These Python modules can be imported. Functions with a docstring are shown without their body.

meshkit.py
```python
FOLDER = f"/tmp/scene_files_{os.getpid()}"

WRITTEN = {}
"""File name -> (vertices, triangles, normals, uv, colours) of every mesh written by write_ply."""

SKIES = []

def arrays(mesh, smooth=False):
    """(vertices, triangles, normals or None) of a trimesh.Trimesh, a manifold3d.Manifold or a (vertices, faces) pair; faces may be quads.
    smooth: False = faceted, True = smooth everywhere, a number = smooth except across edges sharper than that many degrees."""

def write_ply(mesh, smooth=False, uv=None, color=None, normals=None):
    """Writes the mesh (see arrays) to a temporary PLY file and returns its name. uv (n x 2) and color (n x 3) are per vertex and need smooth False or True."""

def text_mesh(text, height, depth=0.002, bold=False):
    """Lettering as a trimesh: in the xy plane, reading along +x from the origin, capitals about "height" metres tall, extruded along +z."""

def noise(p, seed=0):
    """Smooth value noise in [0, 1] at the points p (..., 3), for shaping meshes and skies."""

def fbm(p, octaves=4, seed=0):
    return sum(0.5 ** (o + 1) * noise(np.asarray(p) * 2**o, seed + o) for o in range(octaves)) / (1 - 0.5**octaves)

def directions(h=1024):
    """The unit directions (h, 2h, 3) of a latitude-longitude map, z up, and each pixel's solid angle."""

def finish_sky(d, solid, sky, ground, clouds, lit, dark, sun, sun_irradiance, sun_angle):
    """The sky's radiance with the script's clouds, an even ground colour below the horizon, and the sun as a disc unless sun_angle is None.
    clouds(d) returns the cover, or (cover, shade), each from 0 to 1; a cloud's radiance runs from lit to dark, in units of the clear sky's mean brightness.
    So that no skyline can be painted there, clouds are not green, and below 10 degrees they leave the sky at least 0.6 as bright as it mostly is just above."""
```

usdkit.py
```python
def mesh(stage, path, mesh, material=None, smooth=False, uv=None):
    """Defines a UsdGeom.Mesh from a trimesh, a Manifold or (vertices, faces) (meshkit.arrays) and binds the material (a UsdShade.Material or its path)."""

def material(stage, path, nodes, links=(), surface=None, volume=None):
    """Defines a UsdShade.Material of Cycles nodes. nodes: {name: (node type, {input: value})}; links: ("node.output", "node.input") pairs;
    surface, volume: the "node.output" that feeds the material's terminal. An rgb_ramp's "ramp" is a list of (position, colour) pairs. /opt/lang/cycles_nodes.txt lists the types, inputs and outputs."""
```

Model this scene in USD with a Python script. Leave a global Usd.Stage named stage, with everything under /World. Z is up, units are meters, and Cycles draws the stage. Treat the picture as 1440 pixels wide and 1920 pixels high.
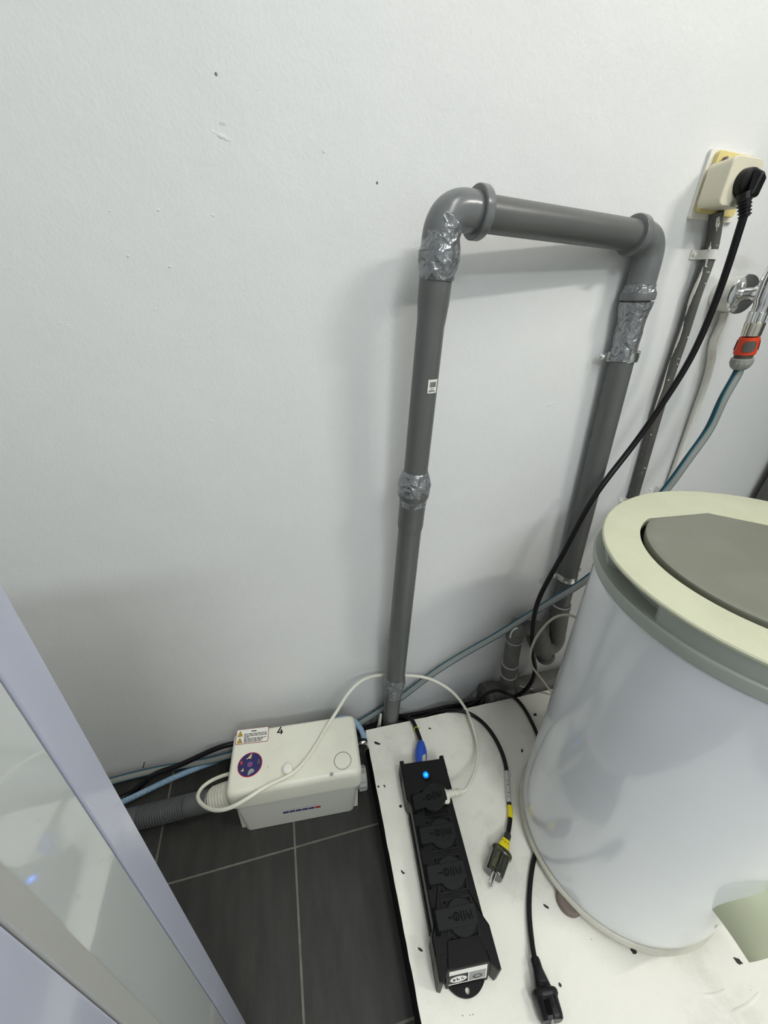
import math, random
import numpy as np, trimesh, usdkit, meshkit
from pxr import Usd, UsdGeom, UsdLux, Gf, Sdf, UsdShade
from scipy.interpolate import CubicSpline
from shapely.geometry import Polygon, Point, box as sbox

stage = Usd.Stage.CreateInMemory()
UsdGeom.SetStageUpAxis(stage, 'Z')
UsdGeom.SetStageMetersPerUnit(stage, 1.0)
UsdGeom.Xform.Define(stage, '/World')
UsdGeom.Scope.Define(stage, '/World/Looks')

# ---------------------------------------------------------------- exposure and lights (the lamps' own builder is further down)
EXPOSURE = 0.34
WIN_I, WIN_C = 1.6, (0.80, 0.92, 1.0)               # daylight through the window of the right wall
KEY_I, KEY_P, KEY_W, KEY_C = 150.0, (1.52, -1.25, 2.46), 0.58, (1.0, 0.972, 0.915)   # fluorescent strip to the right, parallel to the wall, tilted towards it
LAMPS = [(0.42, -1.45, 0.24, 1.50, 11.0, 'long white ceiling lamp panel over the middle of the room', (0.97, 0.985, 0.97)),
         (0.20, -2.55, 1.20, 0.30, 18.0, 'short cool white ceiling lamp panel near the front wall', (0.84, 0.94, 1.0))]
# ---------------------------------------------------------------- camera (x along the wall, y into the wall at y = 0, z up)
CAM = (0.0, -0.70, 1.12)
RIGHT = (0.9677, -0.2501, 0.0321)
DOWN = (-0.0943, -0.4769, -0.8739)
FWD = (0.2339, 0.8426, -0.4851)
cam = UsdGeom.Camera.Define(stage, '/World/camera')
cam.AddTransformOp().Set(Gf.Matrix4d(*RIGHT, 0, *(-c for c in DOWN), 0, *(-c for c in FWD), 0, *CAM, 1))
cam.CreateHorizontalApertureAttr(36.0)
cam.CreateVerticalApertureAttr(48.0)
cam.CreateFocalLengthAttr(36.0 * 741.0 / 1440.0)
cam.CreateClippingRangeAttr((0.03, 100.0))
cam.CreateFStopAttr(0.0)
cam.CreateExposureAttr(EXPOSURE)

# ---------------------------------------------------------------- daylight outside the window
dome = UsdLux.DomeLight.Define(stage, '/World/sky')
dome.CreateIntensityAttr(0.05)
dome.CreateColorAttr(Gf.Vec3f(0.55, 0.72, 1.0))

# ---------------------------------------------------------------- materials
def srgb(r, g, b):
    f = lambda c: c / 12.92 if c <= 0.04045 else ((c + 0.055) / 1.055) ** 2.4
    return tuple(f(c / 255.0) for c in (r, g, b))

def look(name, color, rough=0.5, metal=0.0, coat=0.0, bump=None, vary=None, spec=None, trans=0.0, ior=1.5, emit=None, rvary=None, stretch=None):
    """principled look; bump = [(scale, distance, detail), ...]; vary = (other colour, scale, contrast low, high)"""
    n = {'p': ('principled_bsdf', {'base_color': color, 'roughness': rough, 'metallic': metal, 'coat_weight': coat, 'coat_roughness': 0.06, 'specular_ior_level': 0.5 if spec is None else spec, 'transmission_weight': trans, 'ior': ior})}
    l = []
    if emit:
        n['p'][1]['emission_color'] = emit[0]; n['p'][1]['emission_strength'] = emit[1]
    n['g'] = ('geometry', {})
    src = 'g.position'
    if stretch:
        n['mp'] = ('mapping', {'scale': stretch}); l.append(('g.position', 'mp.vector')); src = 'mp.vector'
    if vary:
        other, sc, lo, hi = vary
        n['vn'] = ('noise_texture', {'scale': sc, 'detail': 5.0, 'roughness': 0.6})
        n['vr'] = ('rgb_ramp', {'ramp': [(0.0, color), (lo, color), (hi, other), (1.0, other)]})
        l += [(src, 'vn.vector'), ('vn.fac', 'vr.fac'), ('vr.color', 'p.base_color')]
    if rvary:
        sc, a, b = rvary
        n['rn'] = ('noise_texture', {'scale': sc, 'detail': 4.0})
        n['rm'] = ('map_range', {'from_min': 0.3, 'from_max': 0.7, 'to_min': a, 'to_max': b})
        l += [(src, 'rn.vector'), ('rn.fac', 'rm.value'), ('rm.result', 'p.roughness')]
    prev = None
    for i, (sc, dist, det) in enumerate(bump or []):
        n[f'bn{i}'] = ('noise_texture', {'scale': sc, 'detail': det, 'roughness': 0.55})
        n[f'bb{i}'] = ('bump', {'distance': dist, 'strength': 1.0})
        l += [(src, f'bn{i}.vector'), (f'bn{i}.fac', f'bb{i}.height')]
        if prev:
            l.append((f'{prev}.normal', f'bb{i}.normal'))
        prev = f'bb{i}'
    if prev:
        l.append((f'{prev}.normal', 'p.normal'))
    return usdkit.material(stage, '/World/Looks/' + name, n, l, surface='p.BSDF')

M = {}
M['wall'] = look('wall_paint', (0.80, 0.80, 0.785), 0.55, bump=[(2.5, 0.007, 3.0), (210.0, 0.00035, 2.0), (60.0, 0.00045, 3.0)], vary=((0.78, 0.785, 0.775), 3.0, 0.4, 0.7))
M['room'] = look('room_paint', (0.86, 0.86, 0.85), 0.8)
M['plaster'] = look('plaster', (0.82, 0.82, 0.79), 0.6, bump=[(300.0, 0.0008, 2.0)])
M['tile'] = look('slate_tile', srgb(60, 59, 56), 0.5, spec=0.35, vary=(srgb(49, 48, 46), 40.0, 0.35, 0.7), bump=[(90.0, 0.0008, 4.0)], stretch=(1.0, 0.22, 1.0))
M['tile_b'] = look('slate_tile_b', srgb(55, 54, 52), 0.5, spec=0.35, vary=(srgb(63, 61, 58), 45.0, 0.4, 0.7), bump=[(80.0, 0.0008, 4.0)], stretch=(1.0, 0.22, 1.0))
M['grout'] = look('grout', srgb(125, 122, 112), 0.85, vary=(srgb(105, 103, 95), 60.0, 0.4, 0.7))
M['pvc'] = look('pvc_grey', srgb(99, 100, 98), 0.36, vary=(srgb(93, 94, 92), 9.0, 0.4, 0.7), bump=[(30.0, 0.0006, 2.0)])
M['hose_dark'] = look('hose_dark_grey', srgb(92, 94, 95), 0.4)
M['pvc_new'] = look('pvc_fitting', srgb(116, 118, 118), 0.24, vary=(srgb(105, 107, 106), 30.0, 0.45, 0.75))
M['pvc_old'] = look('pvc_dusty', srgb(104, 103, 99), 0.55, vary=(srgb(122, 120, 114), 40.0, 0.45, 0.75))
M['conduit'] = look('conduit_grey', srgb(88, 87, 83), 0.5, vary=(srgb(98, 97, 92), 30.0, 0.45, 0.7))
M['tape'] = usdkit.material(stage, '/World/Looks/duct_tape', {
    'g': ('geometry', {}), 'w': ('noise_texture', {'scale': 40.0, 'detail': 2.0}), 'mx': ('vector_math', {'math_type': 'multiply_add', 'vector2': (0.03, 0.03, 0.03)}),
    'v': ('voronoi_texture', {'scale': 95.0, 'randomness': 1.0}), 'b': ('bump', {'distance': 0.0026, 'strength': 1.0}),
    'n': ('noise_texture', {'scale': 320.0, 'detail': 2.0}), 'b2': ('bump', {'distance': 0.0004, 'strength': 1.0}),
    'p': ('principled_bsdf', {'base_color': srgb(150, 152, 154), 'metallic': 0.62, 'roughness': 0.25})},
    [('g.position', 'w.vector'), ('w.color', 'mx.vector1'), ('g.position', 'mx.vector3'), ('mx.vector', 'v.vector'), ('v.distance', 'b.height'), ('g.position', 'n.vector'), ('n.fac', 'b2.height'), ('b.normal', 'b2.normal'), ('b2.normal', 'p.normal')], surface='p.BSDF')
M['cement'] = look('pipe_cement', srgb(205, 205, 198), 0.5)
M['zinc'] = look('zinc_steel', (0.72, 0.74, 0.72), 0.24, metal=1.0, bump=[(150.0, 0.0006, 2.0)])
M['chrome'] = look('chrome', (0.80, 0.80, 0.79), 0.07, metal=1.0, rvary=(40.0, 0.05, 0.2))
M['brass'] = look('nickel', (0.74, 0.70, 0.60), 0.2, metal=1.0)
M['white_paint'] = look('white_gloss_paint', srgb(236, 234, 226), 0.4, bump=[(90.0, 0.001, 2.0)], vary=(srgb(222, 214, 200), 25.0, 0.55, 0.8))
M['cream'] = look('cream_plastic', srgb(226, 220, 196), 0.4)
M['yellowed'] = look('yellowed_plastic', srgb(226, 208, 140), 0.45)
M['black'] = look('black_plastic', (0.006, 0.006, 0.006), 0.40, spec=0.22)
M['black_rub'] = look('black_rubber', (0.008, 0.007, 0.008), 0.36, spec=0.28)
M['black_soft'] = look('black_soft_rubber', (0.012, 0.013, 0.013), 0.55, spec=0.25)
M['black_deep'] = look('black_recess', (0.003, 0.003, 0.003), 0.7, spec=0.1)
M['black_wood'] = look('black_board_edge', (0.008, 0.008, 0.007), 0.7, spec=0.2)
M['orange'] = look('orange_plastic', srgb(226, 72, 40), 0.38)
M['dark_grip'] = look('dark_grey_rubber', srgb(92, 86, 80), 0.6)
M['grey_pl'] = look('grey_plastic', srgb(158, 158, 154), 0.45)
M['hose_grey'] = look('hose_grey', srgb(146, 149, 144), 0.3, coat=0.3)
M['teal_dark'] = look('hose_teal_dark', srgb(24, 62, 78), 0.35)
M['teal'] = look('hose_teal', srgb(22, 104, 124), 0.35)
M['hose_blue'] = look('hose_light_blue', srgb(140, 174, 204), 0.25, coat=0.4, vary=(srgb(168, 196, 220), 220.0, 0.45, 0.6))
M['navy_rim'] = look('crimson_rim', srgb(176, 30, 62), 0.4)
M['navy'] = look('navy_print', srgb(40, 40, 96), 0.35)
M['ivory'] = look('ivory_plastic', srgb(238, 236, 220), 0.38, vary=(srgb(231, 228, 211), 14.0, 0.4, 0.7), bump=[(260.0, 0.0003, 2.0)])
M['ivory_body'] = look('ivory_plastic_body', srgb(224, 223, 211), 0.42)
M['ivory_cord'] = look('ivory_cord', srgb(232, 230, 214), 0.42)
M['beige_cord'] = look('beige_cord', srgb(196, 188, 172), 0.5)
M['white_btn'] = look('white_button', srgb(240, 240, 230), 0.4)
M['enamel'] = look('white_enamel', (0.80, 0.82, 0.835), 0.13, coat=0.5, bump=[(5.0, 0.0035, 1.0)], rvary=(6.0, 0.10, 0.22))
M['lid_cream'] = look('lid_cream_plastic', srgb(208, 209, 182), 0.42, vary=(srgb(199, 200, 172), 12.0, 0.45, 0.75), bump=[(400.0, 0.0002, 2.0)])
M['lid_grey'] = look('lid_grey_plastic', srgb(172, 178, 168), 0.4)
M['lid_disc'] = look('lid_disc_plastic', srgb(128, 129, 116), 0.42, vary=(srgb(140, 141, 128), 10.0, 0.5, 0.75))
M['rim_cream'] = look('base_rim_plastic', srgb(206, 203, 188), 0.4, vary=(srgb(190, 184, 168), 20.0, 0.45, 0.75))
M['spout'] = look('spout_plastic', srgb(176, 180, 152), 0.45)
M['foot'] = look('rubber_foot', srgb(122, 108, 100), 0.6)
M['flake'] = look('dark_flake', (0.025, 0.018, 0.02), 0.6)
M['label_w'] = look('label_white', srgb(238, 236, 228), 0.45)
M['label_print'] = look('label_print', srgb(70, 68, 66), 0.6)
M['label_red'] = look('label_red_line', srgb(160, 60, 66), 0.5)
M['sign_yellow'] = look('sign_yellow', srgb(214, 178, 30), 0.45)
M['sign_black'] = look('sign_black', (0.01, 0.01, 0.01), 0.5)
M['sq_blue'] = look('square_blue', srgb(46, 48, 108), 0.4)
M['sq_red'] = look('square_red', srgb(178, 40, 44), 0.4)
M['pc_blue'] = look('connector_blue', srgb(44, 84, 190), 0.36)
M['pc_grey'] = look('connector_grey', srgb(186, 184, 168), 0.4)
M['yellow'] = look('yellow_tape', srgb(236, 216, 20), 0.4)
M['olive'] = look('olive_clear_plastic', srgb(66, 68, 26), 0.12, coat=0.8, vary=(srgb(28, 30, 14), 60.0, 0.4, 0.65))
M['smoke'] = look('smoke_clear_plastic', srgb(34, 36, 28), 0.1, coat=0.9)
M['cable_mark'] = look('cable_label', srgb(196, 196, 190), 0.2, coat=0.8)
M['lav'] = look('lavender_frame', srgb(196, 198, 214), 0.16, coat=0.6)
M['gloss_white'] = look('gloss_white_panel', srgb(206, 209, 206), 0.02, coat=1.0)
M['post_grey'] = look('grey_post', srgb(178, 177, 172), 0.35)
M['grey_dark'] = look('dark_grey_enamel', srgb(92, 92, 90), 0.5)
M['wood_door'] = look('cabinet_white', srgb(215, 215, 210), 0.5)
M['tan'] = look('tan_print', srgb(214, 190, 140), 0.4)
M['violet'] = look('violet_glow_print', srgb(120, 84, 150), 0.4)
M['pit'] = look('plaster_pit', srgb(128, 124, 116), 0.8)
M['seam_dark'] = look('seam_dark', srgb(70, 66, 84), 0.6)
M['led'] = look('blue_led', (0.0, 0.12, 0.9), 0.2, emit=((0.0, 0.13, 1.0), 1.6))
M['led_core'] = look('blue_led_core', (0.0, 0.5, 1.0), 0.2, emit=((0.02, 0.42, 1.0), 2.6))
M['lamp_glow'] = look('lamp_diffuser', (0.9, 0.9, 0.9), 0.5, emit=((1.0, 0.97, 0.88), 1.5))
M['glass'] = usdkit.material(stage, '/World/Looks/window_glass', {'t': ('transparent_bsdf', {'color': (0.96, 0.98, 0.98)}), 'g': ('glossy_bsdf', {'roughness': 0.01}), 'f': ('fresnel', {'IOR': 1.5}), 'm': ('mix_closure', {})},
                            [('f.fac', 'm.fac'), ('t.BSDF', 'm.closure1'), ('g.BSDF', 'm.closure2')], surface='m.closure')

# white painted board: paint with scuffs and tiny black specks that belong to the paint
def board_look():
    n = {'g': ('geometry', {}), 'n1': ('noise_texture', {'scale': 7.0, 'detail': 6.0, 'roughness': 0.65}),
         'r1': ('rgb_ramp', {'ramp': [(0.0, srgb(243, 240, 229)), (0.54, srgb(240, 237, 225)), (0.70, srgb(222, 218, 206)), (1.0, srgb(208, 203, 192))]}),
         'v': ('voronoi_texture', {'scale': 70.0, 'randomness': 1.0}), 'vr': ('rgb_ramp', {'ramp': [(0.0, (1, 1, 1)), (0.045, (1, 1, 1)), (0.07, (0, 0, 0)), (1.0, (0, 0, 0))]}),
         'n2': ('noise_texture', {'scale': 9.0, 'detail': 2.0}), 'r2': ('rgb_ramp', {'ramp': [(0.0, (0, 0, 0)), (0.52, (0, 0, 0)), (0.6, (1, 1, 1)), (1.0, (1, 1, 1))]}),
         'mu': ('mix_color', {'blend_type': 'multiply', 'fac': 1.0}), 'mx': ('mix_color', {'blend_type': 'mix', 'b': (0.10, 0.085, 0.08)}),
         'b': ('noise_texture', {'scale': 25.0, 'detail': 4.0}), 'bb': ('bump', {'distance': 0.0022, 'strength': 1.0}),
         'p': ('principled_bsdf', {'roughness': 0.55})}
    l = [('g.position', 'n1.vector'), ('n1.fac', 'r1.fac'), ('g.position', 'v.vector'), ('v.distance', 'vr.fac'), ('g.position', 'n2.vector'), ('n2.fac', 'r2.fac'),
         ('vr.color', 'mu.a'), ('r2.color', 'mu.b'), ('mu.result', 'mx.fac'), ('r1.color', 'mx.a'), ('mx.result', 'p.base_color'),
         ('g.position', 'b.vector'), ('b.fac', 'bb.height'), ('bb.normal', 'p.normal')]
    return usdkit.material(stage, '/World/Looks/board_paint', n, l, surface='p.BSDF')
M['board'] = board_look()

# ---------------------------------------------------------------- helpers
used = {}
def numbered(parent, name):
    k = used.get((parent, name), 0); used[(parent, name)] = k + 1
    return name if k == 0 else f'{name}_{k:03d}'

class Thing:
    def __init__(self, name, loc, label=None, cat=None, group=None, kind=None):
        self.path = '/World/' + numbered('/World', name); self.loc = np.array(loc, float)
        x = UsdGeom.Xform.Define(stage, self.path); x.AddTranslateOp().Set(Gf.Vec3d(*map(float, loc)))
        p = x.GetPrim()
        for k, v in (('label', label), ('category', cat), ('group', group), ('kind', kind)):
            if v: p.SetCustomDataByKey(k, v)
    def part(self, name, mesh, mat, smooth=35, label=None, parent=None, kind=None):
        base = parent or self.path
        path = base + '/' + numbered(base, name)
        if isinstance(mesh, (list,)):
            mesh = trimesh.util.concatenate(mesh)
        m = mesh.copy(); m.apply_translation(-self.loc)
        g = usdkit.mesh(stage, path, m, M[mat], smooth=smooth)
        if label: g.GetPrim().SetCustomDataByKey('label', label)
        if kind: g.GetPrim().SetCustomDataByKey('kind', kind)
        return path

def V(*a): return np.array(a, float)
def unit(v): v = np.array(v, float); return v / np.linalg.norm(v)

def frame_of(t):
    t = unit(t); a = V(0, 0, 1) if abs(t[2]) < 0.9 else V(1, 0, 0)
    u = unit(np.cross(a, t)); return u, np.cross(t, u)

def smooth_path(pts, step=0.006):
    pts = np.array(pts, float); d = np.r_[0, np.cumsum(np.linalg.norm(np.diff(pts, axis=0), axis=1) ** 0.7)]
    cs = CubicSpline(d, pts); L = np.linalg.norm(np.diff(pts, axis=0), axis=1).sum()
    return cs(np.linspace(0, d[-1], max(8, int(L / step))))

def transport(path):
    path = np.asarray(path, float); t = np.gradient(path, axis=0); t /= np.linalg.norm(t, axis=1)[:, None]
    u = np.zeros_like(t); u[0] = frame_of(t[0])[0]
    for i in range(1, len(t)):
        w = u[i - 1] - t[i] * (u[i - 1] @ t[i]); u[i] = w / np.linalg.norm(w)
    return t, u, np.cross(t, u)

def grid_mesh(P, close_u=False, close_v=True, cap=True):
    """P: (n, m, 3) rings"""
    n, m = P.shape[:2]; f = []
    idx = np.arange(n * m).reshape(n, m)
    for i in range(n - 1 if not close_u else n):
        a, b = idx[i], idx[(i + 1) % n]
        k = m if close_v else m - 1
        j = np.arange(k); jn = (j + 1) % m
        f.append(np.stack([a[j], b[j], b[jn]], 1)); f.append(np.stack([a[j], b[jn], a[jn]], 1))
    v = P.reshape(-1, 3)
    if cap and close_v and not close_u:
        for ring, flip in ((idx[0], False), (idx[-1], True)):
            c = len(v); v = np.vstack([v, v[ring].mean(0)])
            j = np.arange(m); jn = (j + 1) % m
            t = np.stack([ring[j], ring[jn], np.full(m, c)], 1)
            f.append(t[:, ::-1] if flip else t)
    r = trimesh.Trimesh(v, np.vstack(f), process=False)
    if r.is_watertight and r.volume < 0: r.invert()
    return r

def tube(path, r, seg=14, cap=True, wob=None):
    path = np.asarray(path, float); t, u, w = transport(path)
    r = np.broadcast_to(np.asarray(r, float), (len(path),)); a = np.linspace(0, 2 * np.pi, seg, endpoint=False)
    ring = u[:, None] * np.cos(a)[None, :, None] + w[:, None] * np.sin(a)[None, :, None]
    rr = r[:, None] * np.ones(seg)
    if wob is not None: rr = rr + wob(path[:, None] + ring * rr[..., None])
    return grid_mesh(path[:, None] + ring * rr[..., None], cap=cap)

def cord(pts, r, seg=10, step=0.006): return tube(smooth_path(pts, step), r, seg)

def stripe(path, r, ref, a0, a1, n=4):
    """a raised stripe on a hose: from angle a0 to a1 about the path, measured from direction ref"""
    path = np.asarray(path, float); t = np.gradient(path, axis=0); t /= np.linalg.norm(t, axis=1)[:, None]
    u = np.asarray(ref, float) - t * (t @ np.asarray(ref, float))[:, None]; u /= np.linalg.norm(u, axis=1)[:, None]; w = np.cross(t, u)
    a = np.linspace(a0, a1, n)
    out = path[:, None] + (u[:, None] * np.cos(a)[None, :, None] + w[:, None] * np.sin(a)[None, :, None]) * (r + 0.00035)
    inn = path[:, None] + (u[:, None] * np.cos(a[::-1])[None, :, None] + w[:, None] * np.sin(a[::-1])[None, :, None]) * (r - 0.0008)
    return grid_mesh(np.concatenate([out, inn], 1))

def lathe(p0, p1, prof, seg=32, wob=None, cap=True):
    """prof: (s, r) with s in metres along p0->p1"""
    p0 = np.array(p0, float); t = unit(np.array(p1, float) - p0); u, w = frame_of(t); a = np.linspace(0, 2 * np.pi, seg, endpoint=False)
    prof = np.array(prof, float)
    ring = u * np.cos(a)[:, None] + w * np.sin(a)[:, None]
    rr = np.repeat(prof[:, 1:2], seg, 1)
    if wob is not None: rr = rr + wob(prof[:, 0][:, None] + 0 * rr, a[None, :] + 0 * rr)
    return grid_mesh(p0 + t * prof[:, 0][:, None, None] + ring[None] * rr[..., None], cap=cap)

def fine(prof, step=0.0025):
    prof = np.array(prof, float); out = []
    for a, b in zip(prof[:-1], prof[1:]):
        n = max(1, int(abs(b[0] - a[0]) / step))
        out += [a + (b - a) * k / n for k in range(n)]
    return np.array(out + [prof[-1]])

def taped(p0, p1, prof, seed=0, amp=0.0011, pleat=26, seg=96):
    """tape wound round a pipe: pleats along the axis, fading to the ends"""
    L = prof[-1][0]
    def wob(s, a):
        q = np.stack([np.cos(a) * pleat / 6.3, np.sin(a) * pleat / 6.3, s * 60 + a * 0.8], -1)
        n1 = meshkit.noise(q, seed) - 0.5
        q2 = np.stack([np.cos(a) * 2.2, np.sin(a) * 2.2, s * 130], -1)
        n2 = meshkit.noise(q2, seed + 9) - 0.5
        return amp * (1.6 * n1 + 1.0 * n2) * np.clip(np.minimum(s, L - s) / 0.004 + 0.3, 0.3, 1)
    return lathe(p0, p1, fine(prof, 0.0015), seg, wob)

def bevel_extrude(poly, h, b=0.002, z0=0.0, steps=3, top_only=False):
    """a prism from a shapely polygon with rounded edges"""
    rings = []; poly = poly.simplify(0.00005)
    n = 160
    def ring(p, z):
        ex = p.exterior; d = np.linspace(0, 1, n, endpoint=False)
        c = np.array([ex.interpolate(x, normalized=True).coords[0] for x in d])
        return np.c_[c, np.full(n, z)]
    base = ring(poly, 0.0)[:, :2]
    c0 = np.array(poly.centroid.coords[0])
    nx = np.roll(base, -1, 0) - np.roll(base, 1, 0); nx /= np.linalg.norm(nx, axis=1)[:, None] + 1e-12
    nor = np.c_[nx[:, 1], -nx[:, 0]]
    if not poly.exterior.is_ccw: nor = -nor
    prof = []
    if not top_only:
        prof += [(b * (1 - math.sin(t)), b * (1 - math.cos(t))) for t in np.linspace(0, math.pi / 2, steps)]
    else:
        prof += [(0, 0)]
    prof += [(b * (1 - math.cos(t)), h - b + b * math.sin(t)) for t in np.linspace(0, math.pi / 2, steps)]
    P = np.array([np.c_[base - nor * i, np.full(n, z0 + z)] for i, z in prof])
    return grid_mesh(P)

def earcut(poly, h, z0=0.0):
    m = trimesh.creation.extrude_polygon(poly, h, engine='earcut'); m.apply_translation((0, 0, z0)); return m

def rbox(sx, sy, sz, r=0.004, c=(0, 0, 0), n=4):
    """box with rounded vertical edges and a small top/bottom bevel, centred at c"""
    p = sbox(-sx / 2 + r, -sy / 2 + r, sx / 2 - r, sy / 2 - r).buffer(r, quad_segs=n)
    m = bevel_extrude(p, sz, min(r * 0.5, sz * 0.4)); m.apply_translation((c[0], c[1], c[2] - sz / 2)); return m

def boxm(x0, x1, y0, y1, z0, z1):
    m = trimesh.creation.box((x1 - x0, y1 - y0, z1 - z0)); m.apply_translation(((x0 + x1) / 2, (y0 + y1) / 2, (z0 + z1) / 2)); return m

def hull(pts_r, seg=2):
    """convex hull of spheres [(p, r)...]"""
    vs = []
    for p, r in pts_r:
        s = trimesh.creation.icosphere(seg, r); vs.append(s.vertices + np.array(p))
    return trimesh.convex.convex_hull(np.vstack(vs))

def basis(m, o, ex, ey, ez=None):
    ex, ey = unit(ex), np.array(ey, float); ez = unit(np.cross(ex, ey)) if ez is None else unit(ez); ey = np.cross(ez, ex)
    T = np.eye(4); T[:3, 0], T[:3, 1], T[:3, 2], T[:3, 3] = ex, ey, ez, o
    m = m.copy(); m.apply_transform(T); return m

# ================================================================ the room
RX0, RX1, RY0, H = -2.6, 2.4, -3.6, 2.65
wall = Thing('wall_back', (0, 0, 0), kind='structure')
wall.part('wall_face', boxm(RX0, RX1, 0.0, 0.12, -0.02, H), 'wall')
# plaster scars and blobs that stand proud of the wall
def scar(a, b, r0, r1, seed):
    a, b = V(*a), V(*b); n = 14; rr = np.random.default_rng(seed)
    p = np.array([a + (b - a) * s for s in np.linspace(0, 1, n)]); p[:, 1] = 0.0012; p[1:-1] += rr.normal(0, 0.0007, (n - 2, 3)) * [1, 0, 1]
    rad = np.interp(np.linspace(0, 1, n), [0, 0.5, 1], [0.0005, r0, r1]) * (1 + 0.3 * rr.normal(0, 1, n)).clip(0.5, 1.5)
    m = tube(p, rad, 8); m.vertices[:, 1] = m.vertices[:, 1] * 0.8; return m
for a, b, r0, r1, sd in [((-0.0535, 0.0000, 1.2916), (-0.0203, 0.0000, 1.2811), .0034, .0005, 1), ((-0.0397, 0.0000, 1.2999), (-0.0299, 0.0000, 1.2979), .0026, .001, 2), ((0.0897, 0.0000, 1.2876), (0.0922, 0.0000, 1.2802), .0024, .001, 3),
                         ((0.5244, 0.0000, 0.9278), (0.5511, 0.0000, 0.9356), .0024, .0012, 4), ((-0.0044, 0.0000, 0.1672), (0.0188, 0.0000, 0.1818), .0026, .0012, 5), ((-0.2985, 0.0000, 1.0722), (-0.2600, 0.0000, 1.0620), .0016, .0006, 6),
                         ((0.0065, 0.0000, 1.3338), (0.0154, 0.0000, 1.3343), .0014, .0008, 7), ((-0.3382, 0.0000, 0.8810), (-0.2967, 0.0000, 0.8756), .0016, .001, 8), ((-0.3416, 0.0000, 0.8676), (-0.3204, 0.0000, 0.8588), .0014, .0008, 9), ((-0.2968, 0.0000, 0.8618), (-0.3001, 0.0000, 0.8334), .0016, .001, 10),
                         ((-0.0668, 0.0000, 1.2070), (-0.0531, 0.0000, 1.1997), .002, .0008, 11), ((0.3856, 0.0000, 0.9005), (0.4025, 0.0000, 0.8844), .0016, .0008, 12), ((-0.3579, 0.0000, -0.0224), (-0.2985, 0.0000, -0.0024), .0014, .0008, 13)]:
    wall.part('plaster_scar', scar(a, b, r0, r1, sd), 'wall')
rw = np.random.default_rng(5)
for k, (x, y, z) in enumerate([(-0.1420, 0.0000, 0.3182), (-0.1279, 0.0000, 1.2051), (-0.1097, 0.0000, 0.9230), (-0.1587, 0.0000, 1.0885), (-0.1314, 0.0000, 1.0484), (-0.1854, 0.0000, 1.2007), (0.6052, 0.0000, 0.7016), (0.3790, 0.0000, 0.9747), (-0.2337, 0.0000, 0.9054), (-0.1769, 0.0000, 1.1521), (0.0884, 0.0000, 0.9051), (-0.1622, 0.0000, 0.0659), (0.1781, 0.0000, 0.3643), (0.4327, 0.0000, 0.6560), (-0.1278, 0.0000, 1.1420)]):
    r = 0.0009 + 0.0008 * rw.random(); m = trimesh.creation.icosphere(1, r); m.apply_scale((1, .7, 1)); m.apply_translation((x, 0, z)); wall.part('plaster_blob', m, 'wall', True)
for k, (x, y, z) in enumerate([(0.1662, 0.0000, 1.2562), (-0.0346, 0.0000, 1.3425)]):
    m = trimesh.creation.icosphere(1, 0.0017); m.apply_scale((1, .35, 1.1)); m.apply_translation((x, 0, z)); wall.part('pit', m, 'pit', True, label='small grey pit in the plaster')
m = hull([((-0.4255, -0.0005, 0.0287), .0009), ((-0.4164, -0.0005, 0.0515), .0009)], 1); wall.part('pit', m, 'flake', True, label='small dark nick in the plaster')

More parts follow.
